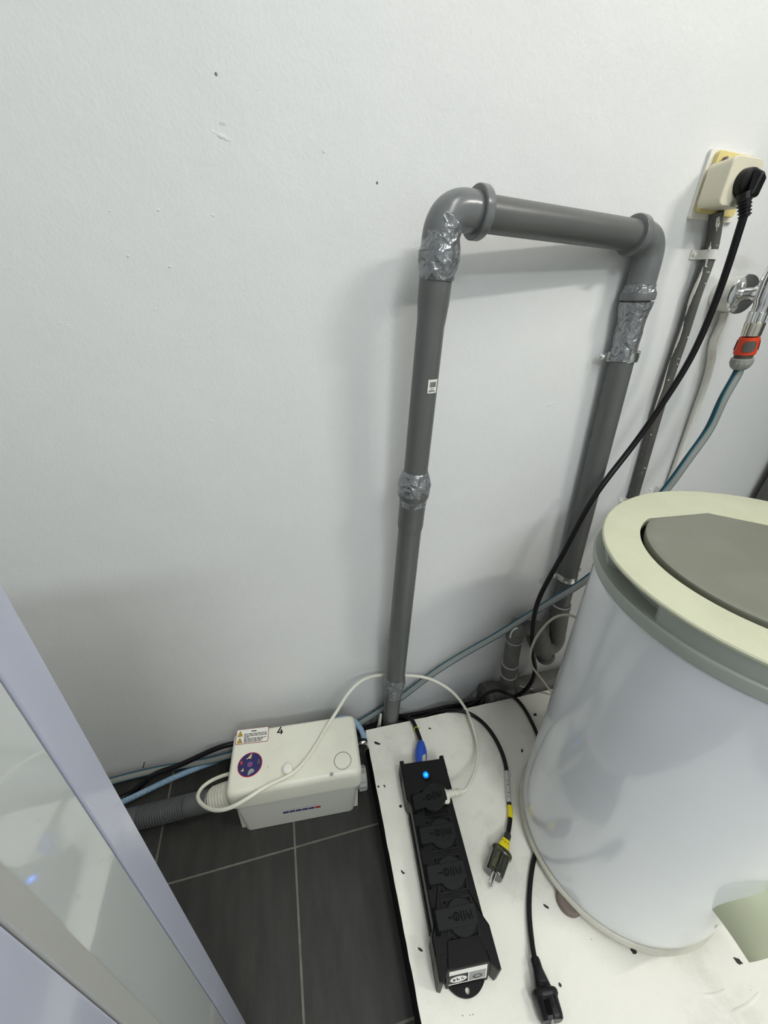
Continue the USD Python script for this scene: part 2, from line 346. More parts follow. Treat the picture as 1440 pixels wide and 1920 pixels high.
fl = Thing('floor', (0, 0, 0), kind='structure')
fl.part('grout_bed', boxm(RX0, RX1, RY0, 0.0, -0.06, -0.0022), 'grout', label='pale grey grout between the tiles')
GX, GY, TS = -0.058, -0.251, 0.30
rt = np.random.default_rng(3)
for i in range(-5, 6):
    for j in range(-1, 5):
        x0, y1 = GX + i * TS, GY - j * TS
        if x0 < RX0 or x0 + TS > RX1 or y1 > 0.3: continue
        g = 0.0024; ya, yb = y1 - TS + g, min(y1 - g, -0.0005)
        if yb - ya < 0.01: continue
        m = boxm(x0 + g, x0 + TS - g, ya, yb, -0.012, -0.0003 * rt.random())
        fl.part('tile', m, 'tile' if rt.random() < 0.6 else 'tile_b', False)

ce = Thing('ceiling', (0, 0, H), kind='structure'); ce.part('ceiling_face', boxm(RX0, RX1, RY0, 0.0, H, H + 0.1), 'room')
wl = Thing('wall_left', (RX0, 0, 0), kind='structure'); wl.part('wall_face', boxm(RX0 - 0.1, RX0, RY0, 0.0, -0.02, H), 'room')
wf = Thing('wall_front', (0, RY0, 0), kind='structure'); wf.part('wall_face', boxm(RX0, RX1, RY0 - 0.1, RY0, -0.02, H), 'room')
# right wall with a window, out of the picture
WY0, WY1, WZ0, WZ1 = -2.85, -1.15, 0.75, 2.10
wr = Thing('wall_right', (RX1, 0, 0), kind='structure')
wr.part('wall_face', [boxm(RX1, RX1 + 0.12, RY0, WY0, -0.02, H), boxm(RX1, RX1 + 0.12, WY1, 0.0, -0.02, H), boxm(RX1, RX1 + 0.12, WY0, WY1, -0.02, WZ0), boxm(RX1, RX1 + 0.12, WY0, WY1, WZ1, H)], 'room')
wi = Thing('window_1', (RX1, (WY0 + WY1) / 2, WZ0), kind='structure')
wm = (WY0 + WY1) / 2; fr = []
for a, b, c, d in ((WY0, WY0 + .05, WZ0, WZ1), (WY1 - .05, WY1, WZ0, WZ1), (WY0, WY1, WZ0, WZ0 + .05), (WY0, WY1, WZ1 - .05, WZ1), (wm - .03, wm + .03, WZ0, WZ1)):
    fr.append(boxm(RX1 + 0.02, RX1 + 0.07, a, b, c, d))
wi.part('window_frame', fr, 'white_paint')
for a, b in ((WY0 + .05, wm - .03), (wm + .03, WY1 - .05)): wi.part('pane', boxm(RX1 + 0.042, RX1 + 0.048, a, b, WZ0 + .05, WZ1 - .05), 'glass', False)
win_light = UsdLux.RectLight.Define(stage, '/World/window_daylight')
win_light.AddTransformOp().Set(Gf.Matrix4d(0, 1, 0, 0, 0, 0, 1, 0, 1, 0, 0, 0, RX1 + 0.15, wm, (WZ0 + WZ1) / 2, 1))
win_light.CreateWidthAttr(WY1 - WY0 + 0.2); win_light.CreateHeightAttr(WZ1 - WZ0 + 0.2)
win_light.CreateIntensityAttr(WIN_I); win_light.CreateColorAttr(Gf.Vec3f(*WIN_C))

# ================================================================ ceiling lamps
def ceiling_lamp(x, y, w, d, power, label, colour):
    t = Thing('ceiling_lamp', (x, y, H), label, 'lamp')
    t.part('housing', [boxm(x - w / 2 - .02, x + w / 2 + .02, y - d / 2 - .02, y + d / 2 + .02, H - 0.05, H - 0.001)], 'white_paint')
    t.part('diffuser', [boxm(x - w / 2, x + w / 2, y - d / 2, y + d / 2, H - 0.056, H - 0.050)], 'lamp_glow', False)
    r = UsdLux.RectLight.Define(stage, t.path + '/lamp_light'); r.AddTranslateOp().Set(Gf.Vec3d(0, 0, -0.06))
    r.CreateWidthAttr(w); r.CreateHeightAttr(d); r.CreateIntensityAttr(power); r.CreateColorAttr(Gf.Vec3f(*colour))
for args in LAMPS: ceiling_lamp(*args)
kb = Thing('strip_lamp', KEY_P, 'slim white strip lamp hanging on two rods at the right', 'lamp')
K_ = V(*KEY_P); kf = unit(V(0, .6, -.8)); ku = unit(np.cross(kf, V(1, 0, 0)))
kb.part('housing', basis(boxm(-KEY_W / 2 - .03, KEY_W / 2 + .03, -.035, .035, .004, .045), K_, (1, 0, 0), ku, -kf), 'white_paint')
for s in (-1, 1): kb.part('rod', tube(np.array([K_ + V(s * .2, 0, .03), K_ + V(s * .25, 0, .10), V(K_[0] + s * .25, K_[1], H)]), .004, 8), 'zinc')
kl = UsdLux.RectLight.Define(stage, kb.path + '/strip_light'); kz = -kf; ky = np.cross(kz, V(1, 0, 0))
kl.AddTransformOp().Set(Gf.Matrix4d(1, 0, 0, 0, *map(float, ky), 0, *map(float, kz), 0, 0, 0, 0, 1))
kl.CreateWidthAttr(KEY_W); kl.CreateHeightAttr(0.05); kl.CreateIntensityAttr(KEY_I); kl.CreateColorAttr(Gf.Vec3f(*KEY_C))

# ================================================================ left appliance: gloss panel and its frame
AX, AY = -0.135, -0.5135
ap = Thing('appliance', (-0.45, -0.85, 0), 'tall white gloss-panelled appliance with lavender frame strip at the left edge', 'appliance')
HT = 1.03
ap.part('carcass', boxm(-0.72, AX - 0.012, -1.25, AY - 0.004, 0.0, HT - .01), 'wood_door')
ap.part('frame_strip', boxm(AX - 0.03, AX, -0.5375, AY, 0.0, HT), 'lav', False, label='lavender white frame strip')
ap.part('gloss_panel', boxm(AX - 0.012, AX - 0.0012, -0.588, -0.5394, 0.0, HT), 'gloss_white', False, label='mirror-gloss white panel')
ap.part('inner_post', boxm(AX - 0.02, AX - 0.0006, -0.5985, -0.586, 0.0, HT), 'post_grey', False)
ap.part('seam', boxm(AX - 0.02, AX - 0.005, -0.5398, -0.5370, 0.0, HT), 'seam_dark', False, label='dark seam beside the frame strip')
ap.part('front_panel', boxm(AX - 0.02, AX - 0.003, -1.25, -0.5995, 0.0, HT), 'lav', False)

# right appliance, mostly out of the frame
rp = Thing('cabinet', (1.5, -0.32, 0), 'tall dark grey cabinet just visible behind the spin dryer at the right edge', 'cabinet')
rp.part('carcass', rbox(0.60, 0.718, 1.846, 0.006, (1.24 + 0.30, -0.381, 0.923)), 'grey_dark')
rp.part('door', rbox(0.58, 0.02, 1.72, 0.006, (1.24 + 0.30, -0.751, 0.90)), 'grey_dark')
rp.part('handle', tube(np.array([(1.30, -0.762, .95), (1.30, -0.79, .96), (1.30, -0.79, 1.14), (1.30, -0.762, 1.15)]), .007, 12), 'zinc')

# ================================================================ white board on the floor
BZ = 0.100
BA, BB = V(0.1435, -0.0785), V(0.1290, -0.575)          # left edge, back and front
BC = V(0.7050, -0.0830)                                  # on the back edge
ed = unit(BB - BA); eb = unit(BC - BA)
P0 = BA; P1 = BA + ed * 1.05; P2 = P1 + eb * 1.02; P3 = BA + eb * 1.02
bpoly = Polygon([tuple(P0), tuple(P1), tuple(P2), tuple(P3)])
rb = np.random.default_rng(8)
def rough_edge(poly, amp, step=0.006):
    L = poly.exterior.length; n = int(L / step)
    q = np.array([poly.exterior.interpolate(k * step).coords[0] for k in range(n)])
    q += (meshkit.noise(np.c_[q * 60, np.zeros(n)], 3)[:, None] - 0.5) * amp
    return Polygon(q)
bd = Thing('floor_board', (0.65, -0.6, 0.0), 'low white-painted board platform with black sides standing on the tiles', 'board')
bd.part('core', earcut(rough_edge(bpoly.buffer(-0.0012), 0.0003), BZ - 0.0025, 0.0), 'black_wood', False, label='black unpainted sides of the board')
bd.part('painted_top', earcut(rough_edge(bpoly, 0.0012), 0.0025, BZ - 0.0025), 'board', False)
def ring_stain(c, r, seed):
    rr = np.random.default_rng(seed); a = np.linspace(0, 2 * np.pi, 60)
    p = np.array([(c[0] + r * math.cos(t) * (1 + 0.02 * rr.normal()), c[1] + r * math.sin(t) * (1 + 0.02 * rr.normal()), BZ - 0.0001) for t in a])
    return tube(p, 0.0009, 6)
bd.part('paint_blister', ring_stain((0.4539, -0.2598, 0.1000), 0.016, 1), 'board', True, label='round blister ring in the white paint')
for k, (a, b) in enumerate([((0.5789, -0.6524, 0.1000), (0.6655, -0.6607, 0.1000)), ((0.5945, -0.6826, 0.1000), (0.7329, -0.6726, 0.1000)), ((0.2619, -0.0795, 0.1000), (0.2567, -0.1283, 0.1000))]):
    a, b = V(*a), V(*b); p = smooth_path([a, (a + b) / 2 + V(0.006, -0.01, 0), b], 0.004); p[:, 2] = BZ - 0.0054
    bd.part('paint_ridge', tube(p, np.interp(np.linspace(0, 1, len(p)), [0, .3, .7, 1], [.002, .0065, .0062, .002]), 10), 'board', True)

# dark flakes lying on the board
def flake(p, L, W, ang, seed):
    rr = np.random.default_rng(seed); n = 9
    s = np.linspace(-1, 1, n); top = np.c_[s * L / 2, W / 2 * (1 - s ** 2) * (0.8 + 0.5 * rr.random(n)) + L * 0.1 * s ** 2 * rr.normal()]
    bot = np.c_[s[::-1] * L / 2, -W / 2 * (1 - s ** 2) * (0.8 + 0.5 * rr.random(n)) + L * 0.1 * s ** 2 * rr.normal()]
    m = earcut(Polygon(np.vstack([top, bot[1:-1]])).buffer(0.0003), 0.0012); m.apply_transform(trimesh.transformations.rotation_matrix(ang, (0, 0, 1)))
    m.apply_translation((p[0], p[1], BZ)); return m
FL = [((0.1653, -0.1195, 0.1000), .017, .005, -0.6, 'largest dark flake, at the back left corner of the white board'),
      ((0.5242, -0.2248, 0.1000), .010, .004, 0.9, 'dark curled flake beside the round blister on the board'),
      ((0.5261, -0.5898, 0.1000), .010, .008, -0.6, 'black crumb at the foot of the spin dryer rim'),
      ((0.6988, -0.6466, 0.1000), .013, .007, -0.8, 'black crumb beside the dryer spout'),
      ((0.4071, -0.4999, 0.1000), .010, .0026, -0.8, 'thin dark sliver right of the lower black cord'),
      ((0.1541, -0.3848, 0.1000), .008, .002, -0.9, 'thin dark sliver left of the power strip, upper one'),
      ((0.1535, -0.4951, 0.1000), .009, .0024, -0.7, 'thin dark sliver left of the power strip, lower one'),
      ((0.1587, -0.2219, 0.1000), .007, .002, -1.2, 'small dark sliver near the left edge of the board beside a black dot'),
      ((0.1443, -0.2196, 0.1000), .004, .004, 0, 'small black dot at the left edge of the board'),
      ((0.6148, -0.1434, 0.1000), .010, .007, 0.3, 'dark flake between the back edge of the board and the dryer'),
      ((0.1835, -0.2713, 0.1000), .006, .005, 0, 'grey brown flake touching the left side of the power strip'),
      ((0.3129, -0.1133, 0.1000), .007, .003, -.5, 'small dark flake right of the blue connector cable'),
      ((0.3712, -0.5921, 0.1000), .004, .004, 0, 'small black dot right of the lower plug')]
for k, (p, L, W, a, lab) in enumerate(FL):
    t = Thing('dark_flake', (p[0], p[1], BZ), lab, 'flake', 'dark flakes on the white board'); t.part('chip', flake(p, L, W, a, k + 20), 'flake', False)

# ================================================================ grey drain pipe: riser, top run, taped fittings
dp = Thing('drain_pipe', (0.22, -0.06, 0.05), 'grey plastic drain pipe arched up the wall with silver tape round its joints', 'pipe')
A1 = V(0.2325, -0.0900, 1.1600); A0 = V(*(0.2202, -0.0550, 0.1020)); A0 = A0 + (A0 - A1) / (A1[2] - A0[2]) * (A0[2] - .012)
ax = unit(A1 - A0); at = lambda z: A0 + (A1 - A0) * (z - A0[2]) / (A1[2] - A0[2])
C0 = V(0.2345, -0.0900, 1.2200); C1 = V(0.6400, -0.0290, 1.2150)
hx = unit(C1 - C0)
RB = (0.6919, -0.0290, 0.4876); RT = (0.6549, -0.0290, 1.0725)
RB, RT = V(*RB), V(*RT); rx_ = unit(RT - RB); ra = lambda z: RB + (RT - RB) * (z - RB[2]) / (RT[2] - RB[2])
def pp(z0, z1, r0, r1, seg=40): return tube(np.linspace(at(z0), at(z1), 24), np.linspace(r0, r1, 24), seg)
dp.part('riser', pp(0.812, 1.150, 0.0215, 0.0206), 'pvc', label='upper length of the riser')
dp.part('riser', pp(0.262, 0.80, 0.0247, 0.0222), 'pvc', label='middle length of the riser')
dp.part('riser', pp(0.012, 0.255, 0.0205, 0.0225), 'pvc', label='bottom length of the riser')
# bell ends
dp.part('socket', lathe(at(0.715), at(0.80), [(0, .0226), (.012, .0247), (.07, .0249), (.078, .0290), (.088, .0290)], 48), 'pvc')
dp.part('socket', lathe(at(0.2), at(0.25), [(0, .0218), (.012, .0240), (.04, .0241), (.045, .0270), (.055, .0270)], 48), 'pvc')
def bend(c, d0, d1, r, arm0, arm1, rad, seg=40, n=22):
    """elbow: from c - d0*arm0 through a rounded corner to c + d1*arm1"""
    d0, d1 = unit(d0), unit(d1); pts = [c - d0 * arm0]
    for s in np.linspace(0, 1, n):
        pts.append((1 - s) ** 2 * (c - d0 * r) + 2 * s * (1 - s) * c + s * s * (c + d1 * r))
    pts.append(c + d1 * arm1); return tube(np.array(pts), rad, seg)
dp.part('elbow', bend(C0, ax, hx, 0.036, 0.050, 0.056, 0.0248), 'pvc_new', label='upper left elbow')
dp.part('collar', lathe(C0 + hx * 0.048, C0 + hx * 0.064, [(0, .024), (0.0005, .0305), (.002, .0318), (.012, .0318), (.0145, .0305), (.015, .022)], 56), 'pvc_new')
dp.part('collar', lathe(C0 - ax * 0.062, C0 - ax * 0.046, [(0, .023), (0.0005, .0265), (.002, .0275), (.0145, .0275), (.0155, .0262), (.016, .024)], 56), 'pvc_new')
dp.part('top_run', tube(np.linspace(C0 + hx * 0.03, C1 - hx * 0.03, 20), 0.0222, 44), 'pvc', label='nearly level top run')
dn = -rx_
dp.part('elbow', bend(C1, hx, dn, 0.032, 0.044, 0.075, 0.0236), 'pvc_new', label='upper right elbow')
dp.part('collar', lathe(C1 - hx * 0.052, C1 - hx * 0.036, [(0, .022), (0.0005, .0285), (.002, .0298), (.0125, .0298), (.0145, .0288), (.015, .023)], 56), 'pvc_new')
# bell end under the left collar
dp.part('socket', lathe(C0 - ax * 0.14, C0 - ax * 0.06, [(0, .0208), (.030, .0232), (.06, .0236), (.08, .0236)], 48), 'pvc')
dp.part('tape_wrap', taped(C0 - ax * 0.082 + V(.0010, -.0010, 0), C0 - ax * 0.058 + V(.0010, -.0010, 0), [(0, .0243), (.004, .0252), (.010, .0262), (.018, .0274), (.022, .0282)], 17, .0024), 'tape', label='ragged tape edge under the upper left elbow')
def bend_path(c, d0, d1, r, s0, s1, n=30):
    d0, d1 = unit(d0), unit(d1); return np.array([(1 - s) ** 2 * (c - d0 * r) + 2 * s * (1 - s) * c + s * s * (c + d1 * r) for s in np.linspace(s0, s1, n)])
def crinkle(p): 
    q = p * 55.0; return 0.0016 * (meshkit.noise(q, 4) - .5) + .0020 * (np.abs(meshkit.noise(q * 1.7, 8) - .5))
bp = np.vstack([C0 - ax * .040, bend_path(C0, ax, hx, 0.036, .05, .40)]) + V(.0024, -.0014, -.0006)
dp.part('tape_wrap', tube(bp, np.r_[.0252, np.full(len(bp) - 4, .0244), .0242, .0240, .0236], 72, wob=crinkle), 'tape', label='silver tape folded over the lower half of the upper left elbow')
# right riser
dp.part('riser', tube(np.linspace(C1 + dn * 0.05, RB + dn * 0.11, 30), 0.0221, 40), 'pvc', label='right length held on the wall by two clamps')
CR = C1 + dn * 0.083
dp.part('collar', lathe(CR - dn * 0.004, CR + dn * 0.010, [(0, .022), (.001, .0280), (.0035, .0292), (.011, .0292), (.0135, .028), (.014, .022)], 56), 'pvc_new')
# silver tape
dp.part('tape_wrap', taped(C0 - ax * 0.060 + V(.0016, -.0012, 0), C0 - ax * 0.030 + V(.0016, -.0012, 0), [(0, .0282), (.010, .0282), (.013, .0275), (.026, .0256), (.034, .0254)], 3, .0013), 'tape', label='silver tape at the foot of the upper left elbow')
dp.part('tape_wrap', taped(at(0.812), at(0.87), [(0, .0296), (.006, .0297), (.012, .0280), (.026, .0232), (.030, .0218)], 5, .0016), 'tape', label='crumpled silver tape round the middle joint')
dp.part('tape_wrap', taped(at(0.774), at(0.812), [(0, .0251), (.020, .0256), (.024, .0292), (.038, .0296)], 6, .0010), 'tape', label='lower half of the middle tape')
dp.part('tape_wrap', taped(at(0.205), at(0.29), [(0, .0240), (.030, .0250), (.040, .0276), (.048, .0280), (.056, .0270), (.070, .0256)], 7, .0017), 'tape', label='crumpled silver tape round the lowest joint')
dp.part('tape_wrap', taped(CR + dn * 0.012, CR + dn * 0.040, [(0, .0282), (.010, .0270), (.020, .0248), (.026, .0238)], 11, .0017), 'tape', label='crumpled silver tape under the right collar')
dp.part('tape_wrap', taped(CR - dn * 0.016, CR, [(0, .0242), (.006, .0248), (.013, .0284)], 12, .0013), 'tape', label='silver tape above the right collar')
dp.part('tape_wrap', taped(CR + dn * 0.034, CR + dn * 0.12, [(0, .0235), (.006, .0236), (.05, .0229), (.078, .0229)], 13, .0009), 'tape', label='silver tape down the right pipe')
# barcode sticker, curved on the riser
def curved_patch(c, axis, face, r, w, h, nn=10, lift=0.0004, off=0.0):
    axis = unit(axis); f = unit(np.array(face, float) - axis * (np.array(face, float) @ axis)); s = np.cross(axis, f)
    a = (np.linspace(-w / 2, w / 2, nn) + off) / r; P = []
    for z in np.linspace(-h / 2, h / 2, 3):
        P.append([c + axis * z + (f * math.cos(t) + s * math.sin(t)) * (r + lift) for t in a])
    return grid_mesh(np.array(P), close_v=False, cap=False)
face = V(0.30, -1, 0.0)
zs = 0.995; stc = at(zs)
st = dp.part('barcode_sticker', curved_patch(stc, ax, face, 0.0211, 0.017, 0.021, lift=.0006), 'label_w', True, label='small white barcode sticker on the riser')
for k, (o, w) in enumerate([(-.005, .0010), (-.0034, .0006), (-.0022, .0011), (-.0006, .0006), (.0006, .0012), (.0022, .0006), (.0036, .0011), (.005, .0007)]):
    dp.part('print', curved_patch(stc + ax * 0.003, ax, face, 0.0211, w, 0.008, 3, .0009, o), 'label_print', True, parent=st)
for k, (dz, w) in enumerate([(-.0035, .006), (-.006, .010), (-.0078, .012)]):
    dp.part('print', curved_patch(stc + ax * dz, ax, face, 0.0211, w, 0.0009, 5, .0009, -.001), 'label_print', True, parent=st)
# white paint runs along the left side of the right pipe
for k, (z0, z1) in enumerate([(0.70, 0.86), (0.60, 0.69)]):
    zz = np.linspace(z0, z1, 30); rr = np.random.default_rng(k); w = 0.0030 * np.sin(np.linspace(0.1, 3.0, 30)) + 0.0006 * rr.random(30)
    p = np.array([ra(z) + V(-0.0212, -0.0052, 0) for z in zz]); dp.part('paint_smear', tube(p, w * 0.6 + 0.0003, 8), 'white_paint', True, label='white wall paint smeared on the pipe')

# pipe clamps on the wall
def clamp(z, lab):
    c = ra(z); t = Thing('pipe_clamp', (c[0], -0.01, c[2]), lab, 'clamp'); up = rx_; sx = unit(np.cross(V(0, 1, 0), up)) * -1
    if sx[0] < 0: sx = -sx
    r = 0.0232; prof = []
    for a in np.linspace(0, math.pi, 22): prof.append(c + (-sx * math.cos(a) + V(0, -1, 0) * math.sin(a)) * r)
    left = [c - sx * 0.048 + V(0, 0.014, 0), c - sx * 0.030 + V(0, 0.012, 0), c - sx * 0.0255 + V(0, 0.006, 0)]
    right = [c + sx * 0.0255 + V(0, 0.006, 0), c + sx * 0.030 + V(0, 0.012, 0), c + sx * 0.048 + V(0, 0.014, 0)]
    line = np.array(left + prof + right); tt = np.gradient(line, axis=0); tt /= np.linalg.norm(tt, axis=1)[:, None]
    nn = np.cross(tt, up); nn /= np.linalg.norm(nn, axis=1)[:, None]
    h, th = 0.0085, 0.0009; P = []
    dist = np.r_[0, np.cumsum(np.linalg.norm(np.diff(line, axis=0), axis=1))]
    for q, n_, d in zip(line, nn, dist):
        e = min(d, dist[-1] - d); hh = h * (0.55 + 0.45 * min(1, e / 0.008))
        P.append([q + up * hh * s + n_ * k for s, k in ((-1, -th), (-.8, -th * 1.3), (0, -th * .3), (.8, -th * 1.3), (1, -th), (1, th), (.8, th * .7), (0, th * 1.7), (-.8, th * .7), (-1, th))])
    t.part('strap', grid_mesh(np.array(P)), 'zinc', 40)
    for s in (-1, 1):
        q = c + sx * 0.040 * s + V(0, 0.0105, 0); t.part('screw', lathe(q + V(0, .003, 0), q + V(0, -.004, 0), [(0, .0045), (.003, .0045), (.0055, .0036), (.0066, .0018), (.007, .0005)], 16), 'zinc')
    return t
clamp(RT[2] - 0.045, 'shiny zinc pipe clamp on the right pipe below the tape')
clamp(RB[2], 'zinc pipe clamp low on the right pipe beside the black cord')

# ================================================================ waste trap and floor waste pipe behind the board
tp = Thing('waste_pipe', (0.62, -0.04, 0.0), 'dusty grey waste pipes and trap fittings in the corner behind the white board', 'pipe')
E0 = RB + dn * 0.10; B0 = V(*(0.6504, -0.0420, 0.2982)); Q = V(*(0.7151, -0.0350, 0.2761))
tp.part('reducer', lathe(E0 - dn * 0.006, Q, [(0, .0235), (.002, .0255), (.016, .0255), (.02, .0240), (0.1, .0225)], 40), 'pvc_old')
tp.part('joint_ring', lathe(E0 - dn * 0.0065, E0 - dn * 0.004, [(0, .0235), (.0005, .0258), (.0022, .0258), (.0026, .0235)], 40), 'cement')
tp.part('bend', tube(smooth_path([E0 + dn * 0.03, Q, V(*(0.7112, -0.0370, 0.2404)), V(*(0.6816, -0.0410, 0.2345)), B0 + V(-.005, 0, -.006)], .005), .0222, 32), 'pvc_old')
b0 = V(*(0.6264, -0.0420, 0.3200)); b1 = V(*(0.6880, -0.0420, 0.2074))
Lb = np.linalg.norm(b1 - b0)
tp.part('trap_body', lathe(b0 + (b0 - b1) * 0.15, b1, [(0, .004), (.004, .020), (.016, .030), (.05, .0315), (Lb * .80, .0290), (Lb * .88, .0215), (Lb * 1.1, .021)], 40), 'pvc_old')
tp.part('trap_cap', lathe(b0 + (b1 - b0) * 0.98, b1 + (b1 - b0) * .2, [(0, .020), (.002, .0262), (.012, .0262), (.015, .0245), (.0155, .004)], 40), 'pvc_old')
S0 = V(*(0.5547, -0.0500, 0.3616))
tp.part('branch', tube(np.linspace(S0, b0 + V(0, .002, .004), 12), .0205, 32), 'pvc_old')
Sv = V(*(0.5764, -0.0450, 0.1638)); sd = unit(Sv - S0)
tp.part('elbow', bend(S0, S0 - b0, sd, .024, .035, .055, .0228), 'pvc_old')
Ls = np.linalg.norm(Sv - S0)
tp.part('drop_pipe', tube(np.linspace(S0 + sd * .04, Sv + sd * .05, 12), .0212, 32), 'pvc_old')
for f in (0.25, 0.76, 1.0):
    q = S0 + sd * Ls * f; tp.part('joint_ring', lathe(q, q + sd * .003, [(0, .021), (.0004, .0239), (.0024, .0239), (.003, .021)], 40), 'cement')
    if f < 1: tp.part('sleeve', lathe(q + sd * (0.002 if f > .5 else -.03), q + sd * .04, [(0, .0213), (.0006, .0233), (.028, .0233), (.03, .0213)], 40), 'pvc_old')
for k, (a, b) in enumerate([((-.0235, .010), (-.0215, -.010))]):
    m = tube(smooth_path([S0 + V(-.012, -.016, .016), S0 + V(-.0185, -.012, .003), S0 + V(-.0205, -.011, -.014), S0 + V(-.0200, -.0115, -.026)], .003), [.0012, .003, .0032, .0028, .0026, .0024, .0026, .0026][0], 8)
    tp.part('cement_smear', tube(smooth_path([S0 + V(-.010, -.019, .012), S0 + V(-.0175, -.0145, .002), S0 + V(-.0205, -.0125, -.014), S0 + V(-.0195, -.0125, -.026)], .003), .0024, 8), 'cement', True, label='white cement smear on the elbow')
zc = 0.068
tp.part('collector', tube(np.linspace(V(0.535, -0.042, zc), V(1.18, -0.042, zc), 20), .036, 40), 'pvc_old')
tp.part('end_flange', lathe(V(0.515, -0.042, zc), V(0.56, -0.042, zc), [(0, .030), (.0005, .0395), (.010, .0395), (.011, .0372), (.020, .0372), (.021, .0395), (.030, .0395), (.031, .036)], 48), 'pvc_old')
tp.part('cap_grip', [boxm(.5095, .516, -0.047, -0.037, zc - .026, zc + .026)], 'pvc_old')
q = V(*(0.6576, -0.0600, 0.1821))
for k, dx in enumerate((0.0, 0.016, 0.026)):
    tp.part('cement_smear', tube(smooth_path([V(.622 + dx, -.052 - .004 * k, zc + .0345 - .002 * k), V(.628 + dx, -.056 - .004 * k, zc + .0335 - .003 * k), V(.634 + dx, -.058 - .004 * k, zc + .0325 - .003 * k)], .002), .0018, 6), 'cement', True)

# ================================================================ conduit, its clips and the wall socket
cpts = [(0.7739, -0.0135, 1.2614), (0.7835, -0.0135, 1.2360), (0.7927, -0.0135, 1.1997), (0.7932, -0.0135, 1.1424), (0.7975, -0.0135, 1.0730), (0.8012, -0.0135, 0.9785), (0.8114, -0.0135, 0.8620), (0.8280, -0.0135, 0.7086), (0.8408, -0.0135, 0.5744)]
cd = Thing('conduit', (0.8, -0.0135, 0.9), 'dark grey electrical conduit running down from the wall socket, flecked with white paint', 'conduit')
cpath = smooth_path(cpts, .01)
cd.part('tube', tube(cpath, .0105, 24), 'conduit')
rc = np.random.default_rng(4)
def on_conduit(s, a, dr=0.0): 
    i = int(s * (len(cpath) - 2)); t = unit(cpath[i + 1] - cpath[i]); u = unit(np.cross(V(0, 1, 0), t)); 
    if u[0] > 0: u = -u
    return cpath[i] + (u * math.cos(a) + V(0, -1, 0) * math.sin(a)) * (0.0105 + dr)
for k in range(16):
    s, a = rc.uniform(.05, .8), rc.uniform(.35, 2.2); m = trimesh.creation.icosphere(1, rc.uniform(.0008, .0016)); m.apply_translation(on_conduit(s, a, -.0004)); cd.part('paint_fleck', m, 'white_paint', True)
for s0, s1, w, a in ((.10, .17, .0024, .55), (.17, .30, .003, .25), (.32, .42, .002, .12), (.43, .60, .0016, .1), (.02, .06, .003, .9)):
    cd.part('paint_smear', tube(np.array([on_conduit(s, a + .12 * math.sin(40 * s), -.0006) for s in np.linspace(s0, s1, 14)]), w * np.sin(np.linspace(.15, 3, 14)) + .0003, 7), 'white_paint', True)
def conduit_clip(c, axis, lab, r=.0118, wide=.030):
    c = V(*c); t = Thing('conduit_clip', (c[0], 0, c[2]), lab, 'clip', None); axis = unit(axis); sx = unit(np.cross(axis, V(0, 1, 0)))
    if sx[0] > 0: sx = -sx
    line = [c + sx * wide + V(0, .0125, 0), c + sx * (r + .002) + V(0, .011, 0)] + [c + (sx * math.cos(a) + V(0, -1, 0) * math.sin(a)) * r for a in np.linspace(0, math.pi, 16)] + [c - sx * r + V(0, .0125, 0)]
    line = np.array(line); tt = np.gradient(line, axis=0); tt /= np.linalg.norm(tt, axis=1)[:, None]; nn = np.cross(tt, axis)
    P = [[q + axis * .0075 * s + n_ * k for s, k in ((-1, -.001), (1, -.001), (1, .0012), (-1, .0012))] for q, n_ in zip(line, nn)]
    t.part('saddle', grid_mesh(np.array(P)), 'white_paint', 30)
    q = c + sx * .024 + V(0, .012, 0); t.part('nail', lathe(q, q + V(0, -.004, 0), [(0, .0035), (.003, .0035), (.004, .001)], 12), 'white_paint')
i = 12
conduit_clip((0.7927, -0.0135, 1.1997), cpath[14] - cpath[10], 'white painted clip on the dark conduit below the socket')
conduit_clip((0.8308, -0.0135, 0.6861), cpath[-12] - cpath[-16], 'white painted clip on the dark conduit just behind the dryer lid')

ws = Thing('wall_socket', (0.755, 0, 1.295), 'cream surface-mounted power socket on a yellowed plate high on the wall', 'socket')
ws.part('backing_plate', basis(bevel_extrude(sbox(-.047, -.048, .047, .040).buffer(.003, quad_segs=3), .006, .001), (0.7774, -0.0001, 1.3013), (1, 0, .0), (0, 0, 1), (0, -1, 0)), 'white_paint')
ws.part('frame_plate', basis(bevel_extrude(sbox(-.035, -.035, .035, .035).buffer(.006, quad_segs=5), .010, .002), (0.7750, -0.0050, 1.2988), (1, 0, -.05), (.05, 0, 1), (0, -1, 0)), 'yellowed', label='yellowed frame plate')
fcx = V(*(0.7551, -0.0560, 1.2933))
prof = []
for y, e, rr_ in ((-.014, .030, .009), (-.030, .0305, .009), (-.050, .0318, .009), (-.0545, .0318, .009), (-.056, .0305, .008)):
    k = (y + .056) / .042
    cc = fcx + V(0.002, 0, 0.0005) * 0; q = sbox(-e + rr_, -e + rr_, e - rr_, e - rr_).buffer(rr_, quad_segs=8); n_ = 64
    prof.append([V(cc[0], y, cc[2]) + V(*(p[0], 0, p[1])) for p in (q.exterior.interpolate(s, normalized=True).coords[0] for s in np.linspace(0, 1, n_, endpoint=False))])
ws.part('socket_box', grid_mesh(np.array(prof)), 'cream', 30)
m = hull([((0.7436, -0.0200, 1.3281), .0035), ((0.7428, -0.0240, 1.3285), .003)], 1); ws.part('knockout', m, 'foot', True, label='small brown knock-out hole on top')

